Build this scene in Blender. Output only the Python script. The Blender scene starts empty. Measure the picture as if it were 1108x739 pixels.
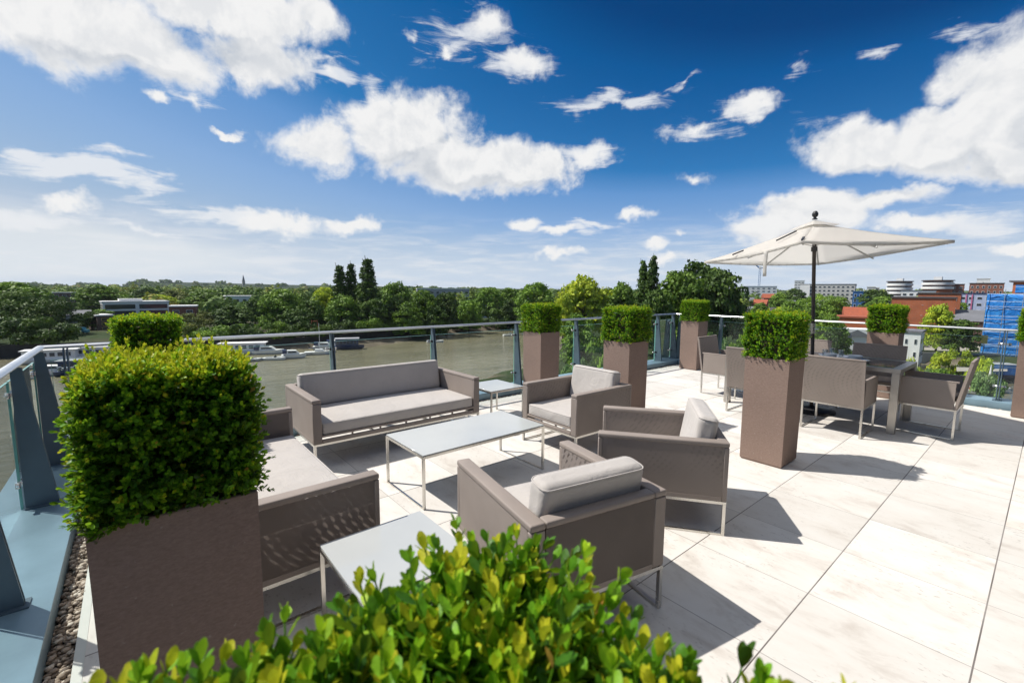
import bpy, bmesh, math, random
import numpy as np
from mathutils import Vector, Matrix
R = math.radians
rnd = random.Random(7)
rs = np.random.RandomState(11)
scene = bpy.context.scene
COL = scene.collection

# ------------------------------------------------------------------ camera
EYE = Vector((0, 0, 1.75))
PITCH, ROLL, YAW, FPX = R(6.4814), R(0.3892), R(50.1162), 489.51
cam_d = bpy.data.cameras.new('camera')
cam = bpy.data.objects.new('camera', cam_d); COL.objects.link(cam)
cam_d.sensor_width = 36; cam_d.sensor_fit = 'HORIZONTAL'; cam_d.lens = FPX / 1108 * 36
cam_d.clip_start = 0.02; cam_d.clip_end = 30000
cam_d.dof.use_dof = True; cam_d.dof.focus_distance = 4.5; cam_d.dof.aperture_fstop = 8
cam.location = EYE
CR = Matrix.Rotation(YAW, 3, 'Z') @ Matrix.Rotation(math.pi/2 - PITCH, 3, 'X') @ Matrix.Rotation(ROLL, 3, 'Z')
cam.rotation_euler = CR.to_euler()
scene.camera = cam

def ray(px, py):
    return CR @ Vector(((px - 554) / FPX, -(py - 369.5) / FPX, -1))
def at(px, py, z):
    """point of the level z seen at a place of the photograph"""
    d = ray(px, py); t = (z - EYE.z) / d.z
    return EYE + d * t
def far(px, dist, z):
    """point at a forward distance along the bearing of column px"""
    d = ray(px, 313); h = Vector((d.x, d.y, 0))
    p = EYE + h * dist
    return Vector((p.x, p.y, z))
def zof(px, py, dist):
    d = ray(px, py); d0 = ray(px, 313)
    k = math.hypot(d0.x, d0.y) / math.hypot(d.x, d.y)
    return EYE.z + d.z * k * dist

# ------------------------------------------------------------------ node helpers
def newmat(name):
    m = bpy.data.materials.new(name); m.use_nodes = True
    nt = m.node_tree; nt.nodes.clear()
    out = nt.nodes.new('ShaderNodeOutputMaterial')
    return m, nt, out
class N:
    def __init__(s, nt): s.nt = nt
    def n(s, t, **k):
        x = s.nt.nodes.new(t)
        for a, b in k.items(): setattr(x, a, b)
        return x
    def put(s, sock, v):
        if hasattr(v, 'is_output') or isinstance(v, bpy.types.NodeSocket): s.nt.links.new(v, sock)
        else: sock.default_value = v
    def math(s, op, a, b=None, c=None, clamp=False):
        x = s.n('ShaderNodeMath', operation=op); x.use_clamp = clamp
        s.put(x.inputs[0], a)
        if b is not None: s.put(x.inputs[1], b)
        if c is not None: s.put(x.inputs[2], c)
        return x.outputs[0]
    def vm(s, op, a, b=None):
        x = s.n('ShaderNodeVectorMath', operation=op); s.put(x.inputs[0], a)
        if b is not None:
            if op == 'SCALE': s.put(x.inputs['Scale'], b)
            else: s.put(x.inputs[1], b)
        return x.outputs['Value'] if op in ('LENGTH', 'DOT_PRODUCT', 'DISTANCE') else x.outputs[0]
    def mix(s, f, a, b, blend='MIX'):
        x = s.n('ShaderNodeMix', data_type='RGBA', blend_type=blend)
        s.put(x.inputs[0], f); s.put(x.inputs[6], a); s.put(x.inputs[7], b)
        return x.outputs[2]
    def noise(s, vec, scale, detail=4, rough=.55, dist=0, dim='3D'):
        x = s.n('ShaderNodeTexNoise'); x.noise_dimensions = dim
        s.put(x.inputs['Vector'], vec); x.inputs['Scale'].default_value = scale
        x.inputs['Detail'].default_value = detail; x.inputs['Roughness'].default_value = rough
        x.inputs['Distortion'].default_value = dist
        return x
    def ramp(s, f, stops, interp='LINEAR'):
        x = s.n('ShaderNodeValToRGB'); x.color_ramp.interpolation = interp
        e = x.color_ramp.elements
        while len(e) < len(stops): e.new(.5)
        for i, (p, c) in enumerate(stops):
            e[i].position = p; e[i].color = c if len(c) == 4 else (*c, 1)
        s.put(x.inputs[0], f); return x.outputs[0]
    def rng(s, v, a, b, c=0, d=1, smooth=False):
        x = s.n('ShaderNodeMapRange'); x.interpolation_type = 'SMOOTHSTEP' if smooth else 'LINEAR'
        s.put(x.inputs[0], v)
        for i, q in enumerate((a, b, c, d)): s.put(x.inputs[i+1], q)
        return x.outputs[0]
    def bump(s, h, strength=.3, dist=.01):
        x = s.n('ShaderNodeBump'); x.inputs['Strength'].default_value = strength
        x.inputs['Distance'].default_value = dist; s.put(x.inputs['Height'], h); return x.outputs[0]
    def pbsdf(s, col, rough=.6, metal=0, normal=None, spec=.5):
        x = s.n('ShaderNodeBsdfPrincipled'); s.put(x.inputs['Base Color'], col)
        s.put(x.inputs['Roughness'], rough); s.put(x.inputs['Metallic'], metal)
        x.inputs['Specular IOR Level'].default_value = spec
        if normal is not None: s.put(x.inputs['Normal'], normal)
        return x
def c4(c): return (c[0], c[1], c[2], 1)

M = {}
def simple(name, col, rough=.6, metal=0, var=.12, scale=8, bump=0, bscale=40, spec=.5):
    m, nt, out = newmat(name); n = N(nt)
    tc = n.n('ShaderNodeTexCoord').outputs['Object']
    no = n.noise(tc, scale, 5).outputs[0]
    f = n.rng(no, .3, .7, 1-var, 1+var)
    cc = n.vm('SCALE', c4(col)[:3], f)
    nm = None
    if bump: nm = n.bump(n.noise(tc, bscale, 4).outputs[0], bump, .01)
    p = n.pbsdf(cc, n.rng(no, .3, .7, rough*.9, min(1, rough*1.1)), metal, nm, spec)
    nt.links.new(p.outputs[0], out.inputs[0]); M[name] = m; return m

simple('steel', (.62, .60, .56), .28, 1, .08, 6)
simple('brushed', (.50, .47, .43), .38, 1, .1, 5)
simple('rail_metal', (.66, .66, .66), .32, .85, .06, 5)
simple('blue_metal', (.10, .15, .19), .42, .2, .10, 4, .05, 60)
simple('kerb_metal', (.20, .30, .36), .36, .15, .16, 2.5, .06, 30)
simple('fin_metal', (.085, .125, .155), .45, .1, .10, 4, .05, 60)
simple('clamp', (.75, .75, .75), .25, .9)
simple('dark_plastic', (.02, .02, .022), .5)
simple('soil', (.03, .022, .015), .95, 0, .4, 30, .6, 60)
simple('gap_shade', (.07, .06, .03), .8)
simple('bark', (.07, .055, .04), .95, 0, .3, 3, .6, 6)
simple('white_paint', (.78, .77, .74), .6, 0, .06, .4)
simple('cream_paint', (.62, .56, .44), .7, 0, .08, .4)
simple('grey_paint', (.32, .33, .35), .7, 0, .1, .4)
simple('grey_roof', (.16, .165, .18), .8, 0, .15, .5)
simple('dark_roof', (.07, .065, .065), .8, 0, .2, .5)
simple('tile_roof', (.33, .085, .04), .85, 0, .2, 1.2)
simple('orange_render', (.45, .13, .05), .85, 0, .12, .5)
simple('pink_paint', (.55, .16, .28), .7)
simple('lilac_paint', (.42, .47, .62), .7, 0, .08, .4)
simple('blue_paint', (.03, .13, .33), .6, 0, .12, .4)
simple('yellow_paint', (.6, .42, .08), .7)
simple('navy', (.02, .035, .10), .45)
simple('blocker_dark', (.035, .035, .038), .6)
simple('blocker_glass', (.02, .024, .028), .22, 0, .02)
simple('rib_metal', (.5, .49, .47), .5, .3)
simple('ceramic', (.80, .80, .78), .15, 0, .02)
simple('plate_dark', (.10, .11, .13), .2, 0, .05)
simple('asphalt', (.06, .06, .06), .9, 0, .15, .5)
simple('path', (.34, .31, .27), .9, 0, .12, .6)
simple('concrete', (.33, .32, .29), .9, 0, .15, .3)
simple('dark_stone', (.05, .045, .038), .9, 0, .25, .5)
simple('timber', (.16, .10, .06), .8, 0, .2, 2)
simple('rust', (.28, .09, .04), .8, 0, .2, 1)
simple('render_wall', (.5, .49, .46), .8, 0, .08, .3)
simple('pave_edge', (.55, .56, .52), .7, 0, .08, 3)
simple('paper_shade', (.55, .52, .48), .8)

def brick(name, col, mortar, sc=3.0):
    m, nt, out = newmat(name); n = N(nt)
    tc = n.n('ShaderNodeTexCoord').outputs['Object']
    b = n.n('ShaderNodeTexBrick'); n.put(b.inputs['Vector'], tc)
    mp = n.n('ShaderNodeMapping'); n.put(mp.inputs[0], tc); mp.inputs['Rotation'].default_value = (R(90), 0, 0)
    nt.links.new(mp.outputs[0], b.inputs['Vector'])
    b.inputs['Scale'].default_value = sc; b.inputs['Color1'].default_value = c4(col)
    b.inputs['Color2'].default_value = c4([x*.75 for x in col]); b.inputs['Mortar'].default_value = c4(mortar)
    b.inputs['Mortar Size'].default_value = .012
    no = n.noise(tc, .35, 4).outputs[0]
    cc = n.vm('SCALE', b.outputs[0], n.rng(no, .3, .7, .8, 1.15))
    p = n.pbsdf(cc, .85); nt.links.new(p.outputs[0], out.inputs[0]); M[name] = m
brick('brick_red', (.30, .10, .06), (.3, .26, .22))
brick('brick_orange', (.48, .13, .045), (.36, .25, .18))
brick('brick_brown', (.16, .09, .065), (.2, .18, .16))

def window_glass():
    m, nt, out = newmat('window_glass'); n = N(nt)
    p = n.pbsdf((.03, .04, .055, 1), .08, 0, None, .8); nt.links.new(p.outputs[0], out.inputs[0]); M['window_glass'] = m
window_glass()

def textile(name, col, holes):
    """woven outdoor sling textile; when holes > 0 the open weave lets some sun through in curved bands"""
    m, nt, out = newmat(name); n = N(nt)
    tc = n.n('ShaderNodeTexCoord').outputs['Object']
    w = n.n('ShaderNodeTexWave', wave_type='BANDS', bands_direction='X'); n.put(w.inputs['Vector'], tc)
    w.inputs['Scale'].default_value = 150; w.inputs['Distortion'].default_value = 0
    w2 = n.n('ShaderNodeTexWave', wave_type='BANDS', bands_direction='Z'); n.put(w2.inputs['Vector'], tc)
    w2.inputs['Scale'].default_value = 150
    w3 = n.n('ShaderNodeTexWave', wave_type='BANDS', bands_direction='Y'); n.put(w3.inputs['Vector'], tc)
    w3.inputs['Scale'].default_value = 150
    h = n.math('ADD', n.math('ADD', w.outputs[1], w2.outputs[1]), w3.outputs[1])
    big = n.noise(tc, 3.5, 3).outputs[0]
    cc = n.vm('SCALE', c4(col)[:3], n.rng(big, .3, .7, .93, 1.07))
    cc = n.vm('SCALE', cc, n.rng(h, 0, 3, .9, 1.1))
    p = n.pbsdf(cc, .62, 0, n.bump(h, .12, .001), .35)
    last = p.outputs[0]
    if holes:
        t = n.n('ShaderNodeBsdfTranslucent'); n.put(t.inputs[0], n.vm('SCALE', cc, 1.6))
        mx = n.n('ShaderNodeMixShader'); mx.inputs[0].default_value = .10 if holes > 0 else .38
        nt.links.new(last, mx.inputs[1]); nt.links.new(t.outputs[0], mx.inputs[2])
        # the open bands of the weave: curved stripes
        sp = n.n('ShaderNodeSeparateXYZ'); n.put(sp.inputs[0], tc)
        a = n.math('ADD', sp.outputs[0], sp.outputs[1])
        c1 = n.math('ADD', n.math('MULTIPLY', n.math('ABSOLUTE', n.math('SUBTRACT', a, .1)), .55), sp.outputs[2])
        bend = n.math('MULTIPLY', n.math('POWER', n.math('ABSOLUTE', n.math('SUBTRACT', sp.outputs[2], .70)), 2.0), 2.0)
        s1 = n.math('SINE', n.math('MULTIPLY', n.math('ADD', a, bend), 2*math.pi/.046))
        s2 = n.math('SINE', n.math('MULTIPLY', c1, 2*math.pi/.042))
        wob = n.noise(tc, 2.6, 2).outputs[0]
        env = n.math('MULTIPLY', n.rng(wob, .34, .56, 0, 1, True), n.rng(sp.outputs[2], .36, .52, 0, 1, True))
        hol = n.math('MULTIPLY', n.rng(n.math('ADD', s1, n.math('MULTIPLY', s2, .55)), .2, 1.2, 0, 1, True), env)
        tr = n.n('ShaderNodeBsdfTransparent')
        mx2 = n.n('ShaderNodeMixShader'); n.put(mx2.inputs[0], n.math('ADD', n.math('MULTIPLY', hol, max(0, holes)), .02))
        nt.links.new(mx.outputs[0], mx2.inputs[1]); nt.links.new(tr.outputs[0], mx2.inputs[2])
        last = mx2.outputs[0]
    nt.links.new(last, out.inputs[0]); M[name] = m
textile('sling', (.27, .226, .196), 0)
textile('sling_open', (.26, .222, .198), .65)
textile('sling_moire', (.27, .226, .196), .16)
textile('sling_shaded', (.215, .18, .158), -1)  # sling copy with shade put into its colour, for faces turned from the sun

def cushion_mat():
    m, nt, out = newmat('cushion'); n = N(nt)
    tc = n.n('ShaderNodeTexCoord').outputs['Object']
    big = n.noise(tc, 4, 4).outputs[0]; fine = n.noise(tc, 260, 2).outputs[0]
    wr = n.noise(tc, 7, 3, .5, 1.2).outputs[0]
    cc = n.vm('SCALE', (.465, .43, .395), n.rng(big, .3, .7, .95, 1.05))
    h = n.math('ADD', n.math('MULTIPLY', wr, 6), n.math('MULTIPLY', fine, .4))
    p = n.pbsdf(cc, .88, 0, n.bump(h, .4, .004), .2)
    p.inputs['Sheen Weight'].default_value = .25
    nt.links.new(p.outputs[0], out.inputs[0]); M['cushion'] = m
cushion_mat()

def planter_mat():
    m, nt, out = newmat('planter'); n = N(nt)
    tc = n.n('ShaderNodeTexCoord').outputs['Object']
    mp = n.n('ShaderNodeMapping'); n.put(mp.inputs[0], tc); mp.inputs['Scale'].default_value = (1, 1, 2.2)
    st = n.noise(mp.outputs[0], 55, 6, .7).outputs[0]
    pit = n.noise(mp.outputs[0], 75, 3, .6).outputs[0]
    big = n.noise(tc, 2.2, 3).outputs[0]
    cc = n.ramp(st, [(.3, (.215, .148, .118)), (.5, (.25, .177, .143)), (.72, (.295, .218, .178))])
    cc = n.vm('SCALE', cc, n.rng(big, .3, .7, .94, 1.06))
    wh = n.noise(tc, 48, 2, .5).outputs[0]
    cc = n.mix(n.rng(wh, .70, .76, 0, .5), cc, (.38, .34, .31, 1))
    h = n.math('ADD', st, n.math('MULTIPLY', n.rng(pit, .35, .5, 0, 1), .6))
    p = n.pbsdf(cc, .9, 0, n.bump(h, .3, .003), .2)
    nt.links.new(p.outputs[0], out.inputs[0]); M['planter'] = m
planter_mat()

def leaf_mat(name, cols, trans=.35, rough=.38, spec=.5, obj=False):
    m, nt, out = newmat(name); n = N(nt)
    a = n.n('ShaderNodeAttribute'); a.attribute_name = 'rnd'
    v = a.outputs['Fac']
    if obj:
        oi = n.n('ShaderNodeObjectInfo').outputs['Random']
    cc = n.ramp(v, cols)
    if obj: cc = n.vm('SCALE', cc, n.rng(oi, 0, 1, .8, 1.2))
    nrm = None
    if not obj and name == 'box_leaf':
        tc = n.n('ShaderNodeTexCoord').outputs['Object']
        bl = n.noise(tc, 160, 4, .6).outputs[0]; cc = n.vm('SCALE', cc, n.rng(bl, .3, .7, .78, 1.2))
        nrm = n.bump(n.noise(tc, 260, 2).outputs[0], .25, .002); rough = n.rng(bl, .3, .7, .34, .6)
    p = n.pbsdf(cc, rough, 0, nrm, spec)
    t = n.n('ShaderNodeBsdfTranslucent'); n.put(t.inputs[0], n.mix(.55, cc, (.28, .36, .02, 1)) if trans > .25 else cc)
    mx = n.n('ShaderNodeMixShader'); mx.inputs[0].default_value = trans
    nt.links.new(p.outputs[0], mx.inputs[1]); nt.links.new(t.outputs[0], mx.inputs[2])
    nt.links.new(mx.outputs[0], out.inputs[0]); M[name] = m
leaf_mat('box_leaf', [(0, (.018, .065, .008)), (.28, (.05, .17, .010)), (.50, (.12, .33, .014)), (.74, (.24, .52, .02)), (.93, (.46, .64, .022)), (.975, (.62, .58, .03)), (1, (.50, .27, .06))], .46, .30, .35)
leaf_mat('tree_mid', [(0, (0.082, 0.153, 0.021)), (.5, (0.146, 0.250, 0.029)), (1, (0.246, 0.382, 0.043))], .2, .6, .25, True)
leaf_mat('tree_dark', [(0, (0.038, 0.074, 0.014)), (.5, (0.068, 0.125, 0.019)), (1, (0.118, 0.188, 0.026))], .15, .6, .25, True)
leaf_mat('tree_light', [(0, (0.216, 0.312, 0.022)), (.5, (0.367, 0.475, 0.034)), (1, (0.602, 0.659, 0.048))], .25, .6, .25, True)
leaf_mat('tree_olive', [(0, (0.099, 0.139, 0.029)), (.5, (0.169, 0.211, 0.040)), (1, (0.281, 0.295, 0.060))], .2, .6, .25, True)
leaf_mat('tree_grey', [(0, (0.114, 0.194, 0.064)), (.5, (0.189, 0.307, 0.100)), (1, (0.328, 0.446, 0.162))], .2, .6, .25, True)

def paving():
    m, nt, out = newmat('paving'); n = N(nt)
    pos = n.n('ShaderNodeNewGeometry').outputs['Position']
    sp = n.n('ShaderNodeSeparateXYZ'); n.put(sp.inputs[0], pos)
    T = .6805
    X = n.math('DIVIDE', n.math('ADD', sp.outputs[0], .0945), T); Y = n.math('DIVIDE', n.math('SUBTRACT', sp.outputs[1], 2.24), T)
    fx = n.math('FRACT', X); fy = n.math('FRACT', Y)
    ix = n.math('FLOOR', X); iy = n.math('FLOOR', Y)
    dx = n.math('SUBTRACT', .5, n.math('ABSOLUTE', n.math('SUBTRACT', fx, .5)))
    dy = n.math('SUBTRACT', .5, n.math('ABSOLUTE', n.math('SUBTRACT', fy, .5)))
    wn = n.n('ShaderNodeTexWhiteNoise'); wn.noise_dimensions = '3D'
    cb = n.n('ShaderNodeCombineXYZ'); n.put(cb.inputs[0], ix); n.put(cb.inputs[1], iy)
    nt.links.new(cb.outputs[0], wn.inputs['Vector'])
    tone = wn.outputs['Value']
    off = n.vm('SCALE', wn.outputs['Color'], 37.0)
    q = n.vm('ADD', pos, off)
    mp = n.n('ShaderNodeMapping'); n.put(mp.inputs[0], q); mp.inputs['Scale'].default_value = (1.0, 1.9, 1)
    mp.inputs['Rotation'].default_value = (0, 0, .25)
    band = n.noise(mp.outputs[0], 2.6, 9, .66, .35).outputs[0]
    cloud = n.noise(q, 1.7, 7, .62, .4).outputs[0]
    base = n.ramp(band, [(.28, (.51, .46, .41)), (.46, (.645, .61, .56)), (.75, (.70, .68, .64))])
    pinkf = n.math('MULTIPLY', n.rng(cloud, .5, .75, 0, 1, True), n.rng(tone, .55, 1, .1, 1))
    base = n.mix(n.math('MULTIPLY', pinkf, .40), base, (.60, .50, .42, 1))
    base = n.vm('SCALE', base, n.rng(tone, 0, 1, .86, 1.04))
    mp2 = n.n('ShaderNodeMapping'); n.put(mp2.inputs[0], q); mp2.inputs['Scale'].default_value = (26, 48, 26)
    sp1 = n.noise(mp2.outputs[0], 1.0, 3, .6).outputs[0]
    spk = n.math('MULTIPLY', n.rng(sp1, .60, .66, 0, 1), n.rng(cloud, .46, .60, 0, 1))
    base = n.mix(n.math('MULTIPLY', spk, .5), base, (.27, .24, .21, 1))
    jx = n.rng(dx, .0042, .0056, 1, 0); jy = n.rng(dy, .0026, .004, .75, 0)
    jj = n.math('MAXIMUM', jx, jy)
    ox = n.noise(pos, 1.2, 2).outputs[0]
    jj = n.math('MULTIPLY', jj, n.rng(ox, .3, .7, .55, 1))
    base = n.mix(jj, base, (.06, .045, .04, 1))
    h = n.math('SUBTRACT', n.math('MULTIPLY', n.noise(q, 30, 4).outputs[0], .12), jj)
    h = n.math('SUBTRACT', h, n.math('MULTIPLY', spk, .25))
    p = n.pbsdf(base, .72, 0, n.bump(h, .35, .004), .3)
    nt.links.new(p.outputs[0], out.inputs[0]); M['paving'] = m
paving()

def glass_mat():
    m, nt, out = newmat('glass'); n = N(nt)
    tr = n.n('ShaderNodeBsdfTransparent'); tr.inputs[0].default_value = (.90, .95, .93, 1)
    gl = n.n('ShaderNodeBsdfGlossy'); gl.inputs['Roughness'].default_value = .01; gl.inputs[0].default_value = (.95, 1, .98, 1)
    fr = n.n('ShaderNodeFresnel'); fr.inputs[0].default_value = 1.35
    tc = n.n('ShaderNodeTexCoord').outputs['Object']
    df = n.n('ShaderNodeBsdfDiffuse'); df.inputs[0].default_value = (.5, .56, .52, 1)
    sm = n.rng(n.noise(tc, 1.5, 5).outputs[0], .4, .7, .015, .07)
    m1 = n.n('ShaderNodeMixShader'); n.put(m1.inputs[0], sm); nt.links.new(tr.outputs[0], m1.inputs[1]); nt.links.new(df.outputs[0], m1.inputs[2])
    mx = n.n('ShaderNodeMixShader'); n.put(mx.inputs[0], n.math('MULTIPLY', fr.outputs[0], .9, clamp=True))
    nt.links.new(m1.outputs[0], mx.inputs[1]); nt.links.new(gl.outputs[0], mx.inputs[2])
    nt.links.new(mx.outputs[0], out.inputs[0]); M['glass'] = m
    m, nt, out = newmat('glass_edge'); n = N(nt)
    p = n.pbsdf((.18, .42, .36, 1), .15); nt.links.new(p.outputs[0], out.inputs[0]); M['glass_edge'] = m
    m, nt, out = newmat('clear_ware'); n = N(nt)
    tr = n.n('ShaderNodeBsdfTransparent'); tr.inputs[0].default_value = (.93, .95, .95, 1)
    gl = n.n('ShaderNodeBsdfGlossy'); gl.inputs['Roughness'].default_value = .03
    mx = n.n('ShaderNodeMixShader'); mx.inputs[0].default_value = .3
    nt.links.new(tr.outputs[0], mx.inputs[1]); nt.links.new(gl.outputs[0], mx.inputs[2]); nt.links.new(mx.outputs[0], out.inputs[0]); M['clear_ware'] = m
glass_mat()

def tabletop(name, col, rough):
    m, nt, out = newmat(name); n = N(nt)
    tc = n.n('ShaderNodeTexCoord').outputs['Object']
    no = n.noise(tc, 3, 4).outputs[0]
    p = n.pbsdf(n.vm('SCALE', col, n.rng(no, .3, .7, .97, 1.03)), n.rng(no, .3, .7, rough, rough*1.6), 0, None, .5)
    nt.links.new(p.outputs[0], out.inputs[0]); M[name] = m
tabletop('pale_glass', (.45, .465, .46), .09)
tabletop('dark_glass', (.06, .065, .075), .06)

def water_mat():
    m, nt, out = newmat('water'); n = N(nt)
    pos = n.n('ShaderNodeNewGeometry').outputs['Position']
    mp = n.n('ShaderNodeMapping'); n.put(mp.inputs[0], pos); mp.inputs['Rotation'].default_value = (0, 0, R(-25)); mp.inputs['Scale'].default_value = (1, .35, 1)
    w = n.noise(mp.outputs[0], .55, 6, .62, .4).outputs[0]
    big = n.noise(mp.outputs[0], .05, 4, .6, .8).outputs[0]
    cc = n.mix(n.rng(big, .35, .65, 0, 1, True), (.18, .165, .10, 1), (.25, .225, .145, 1))
    p = n.pbsdf(cc, n.rng(big, .3, .7, .07, .16), 0, n.bump(w, .9, .45), .5)
    nt.links.new(p.outputs[0], out.inputs[0]); M['water'] = m
water_mat()

def ground_mat():
    m, nt, out = newmat('ground'); n = N(nt)
    pos = n.n('ShaderNodeNewGeometry').outputs['Position']
    sp = n.n('ShaderNodeSeparateXYZ'); n.put(sp.inputs[0], pos)
    a = n.noise(pos, .02, 6, .6).outputs[0]; b = n.noise(pos, .25, 6, .65).outputs[0]
    g = n.ramp(a, [(.3, (.022, .036, .012)), (.5, (.034, .052, .018)), (.62, (.06, .062, .034)), (.75, (.10, .085, .065))])
    g = n.vm('SCALE', g, n.rng(b, .3, .7, .7, 1.3))
    mud = n.ramp(b, [(.3, (.08, .066, .046)), (.7, (.18, .15, .11))])
    f = n.rng(sp.outputs[2], -15.2, -14.7, 1, 0)
    cc = n.mix(f, g, mud)
    farf = n.rng(n.vm('LENGTH', pos), 500, 1500, 0, 1)
    cc = n.mix(farf, cc, n.ramp(a, [(.35, (.018, .034, .014)), (.6, (.032, .05, .02)), (.75, (.05, .06, .03))]))
    p = n.pbsdf(cc, .95, 0, n.bump(b, .6, .4), .1)
    nt.links.new(p.outputs[0], out.inputs[0]); M['ground'] = m
ground_mat()

def canvas_mat():
    m, nt, out = newmat('canvas'); n = N(nt)
    tc = n.n('ShaderNodeTexCoord').outputs['Object']
    no = n.noise(tc, 2.5, 4).outputs[0]
    cc = n.vm('SCALE', (.74, .70, .65), n.rng(no, .3, .7, .96, 1.04))
    p = n.pbsdf(cc, .9, 0, n.bump(n.noise(tc, 4, 3, .5, 1).outputs[0], .3, .03), .2)
    t = n.n('ShaderNodeBsdfTranslucent'); n.put(t.inputs[0], (.97, .96, .93, 1))
    mx = n.n('ShaderNodeMixShader'); mx.inputs[0].default_value = .6
    nt.links.new(p.outputs[0], mx.inputs[1]); nt.links.new(t.outputs[0], mx.inputs[2]); nt.links.new(mx.outputs[0], out.inputs[0]); M['canvas'] = m
canvas_mat()

def pebble_mat():
    m, nt, out = newmat('pebble'); n = N(nt)
    a = n.n('ShaderNodeAttribute'); a.attribute_name = 'rnd'
    cc = n.ramp(a.outputs['Fac'], [(0, (.10, .075, .06)), (.35, (.26, .20, .15)), (.7, (.42, .34, .27)), (1, (.62, .56, .48))])
    p = n.pbsdf(cc, .75); nt.links.new(p.outputs[0], out.inputs[0]); M['pebble'] = m
pebble_mat()

def sheet_mat():
    m, nt, out = newmat('sheeting'); n = N(nt)
    tc = n.n('ShaderNodeTexCoord').outputs['Object']
    v = n.noise(tc, .35, 5, .6, 1.5).outputs[0]
    cc = n.ramp(v, [(.3, (.01, .12, .40)), (.5, (.015, .20, .60)), (.7, (.06, .34, .78))])
    t = n.n('ShaderNodeTexWave', wave_type='BANDS', bands_direction='Z'); n.put(t.inputs['Vector'], tc); t.inputs['Scale'].default_value = .16
    t.inputs['Distortion'].default_value = 1.5; t.inputs['Detail'].default_value = 3
    cc = n.mix(n.rng(t.outputs[1], .93, .98, 0, .55), cc, (.5, .62, .75, 1))
    p = n.pbsdf(cc, .55, 0, n.bump(v, 1, .5), .4); nt.links.new(p.outputs[0], out.inputs[0]); M['sheeting'] = m
sheet_mat()

# ------------------------------------------------------------------ objects, tags
def tag(o, label=None, cat=None, group=None, kind=None):
    if label: o['label'] = label
    if cat: o['category'] = cat
    if group: o['group'] = group
    if kind: o['kind'] = kind
    return o
def empty(name, loc, rz=0, label=None, cat=None, group=None):
    o = bpy.data.objects.new(name, None); COL.objects.link(o)
    o.location = loc; o.rotation_euler = (0, 0, rz); o.empty_display_size = .2
    return tag(o, label, cat, group)
def copy_tree(o, parent=None):
    c = o.copy(); COL.objects.link(c); c.parent = parent
    for ch in list(o.children): copy_tree(ch, c)
    return c

class MB:
    def __init__(s): s.v = []; s.f = []; s.sm = []
    def add(s, vs, fs, smooth=False, mat=None):
        o = len(s.v)
        s.v += [tuple(mat @ Vector(p)) if mat is not None else tuple(p) for p in vs]
        s.f += [tuple(i + o for i in f) for f in fs]; s.sm += [smooth] * len(fs)
        return s
    def box(s, x0, x1, y0, y1, z0, z1, mat=None, r=0, seg=2):
        if r:
            bm = bmesh.new(); bmesh.ops.create_cube(bm, size=1)
            for v in bm.verts: v.co = Vector((x0 + (v.co.x+.5)*(x1-x0), y0 + (v.co.y+.5)*(y1-y0), z0 + (v.co.z+.5)*(z1-z0)))
            bmesh.ops.bevel(bm, geom=bm.edges[:], offset=r, segments=seg, profile=.5, affect='EDGES')
            bm.verts.index_update()
            s.add([v.co[:] for v in bm.verts], [[v.index for v in f.verts] for f in bm.faces], True, mat); bm.free(); return s
        vs = [(x, y, z) for z in (z0, z1) for y in (y0, y1) for x in (x0, x1)]
        return s.add(vs, [(0, 2, 3, 1), (4, 5, 7, 6), (0, 1, 5, 4), (2, 6, 7, 3), (0, 4, 6, 2), (1, 3, 7, 5)], False, mat)
    def tube(s, pts, r, n=10, cap=True, smooth=True):
        pts = [Vector(p) for p in pts]; rr = r if isinstance(r, (list, tuple)) else [r]*len(pts)
        vs = []; fs = []
        for i, p in enumerate(pts):
            t = (pts[min(i+1, len(pts)-1)] - pts[max(i-1, 0)]).normalized()
            u = t.cross(Vector((0, 0, 1)))
            if u.length < .05: u = t.cross(Vector((1, 0, 0)))
            u.normalize(); w = t.cross(u)
            for k in range(n):
                a = 2*math.pi*k/n; vs.append(p + (u*math.cos(a) + w*math.sin(a))*rr[i])
        for i in range(len(pts)-1):
            for k in range(n):
                a = i*n+k; b = i*n+(k+1) % n; fs.append((a, b, b+n, a+n))
        if cap: fs.append(tuple(range(n))[::-1]); fs.append(tuple((len(pts)-1)*n+k for k in range(n)))
        return s.add(vs, fs, smooth)
    def lathe(s, prof, c=(0, 0, 0), n=24, smooth=True):
        vs = []; fs = []
        for r, z in prof:
            for k in range(n):
                a = 2*math.pi*k/n; vs.append((c[0]+r*math.cos(a), c[1]+r*math.sin(a), c[2]+z))
        for i in range(len(prof)-1):
            for k in range(n):
                a = i*n+k; b = i*n+(k+1) % n; fs.append((a, b, b+n, a+n))
        return s.add(vs, fs, smooth)
    def prism(s, poly, ax, a, b):
        """extrude a 2d polygon along axis 0/1/2 from a to b"""
        n = len(poly); vs = []
        for t in (a, b):
            for p in poly:
                q = list(p); q.insert(ax, t); vs.append(tuple(q))
        fs = [tuple(range(n))[::-1], tuple(range(n, 2*n))] + [(i, (i+1) % n, (i+1) % n + n, i + n) for i in range(n)]
        return s.add(vs, fs)
    def build(s, name, mat, parent=None, mat2=None):
        me = bpy.data.meshes.new(name); me.from_pydata(s.v, [], s.f)
        bm = bmesh.new(); bm.from_mesh(me); bmesh.ops.recalc_face_normals(bm, faces=bm.faces[:]); bm.to_mesh(me); bm.free()
        me.polygons.foreach_set('use_smooth', s.sm)
        if any(s.sm): me.set_sharp_from_angle(angle=R(38))
        me.materials.append(M[mat] if isinstance(mat, str) else mat)
        o = bpy.data.objects.new(name, me); COL.objects.link(o)
        if parent: o.parent = parent
        return o

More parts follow.
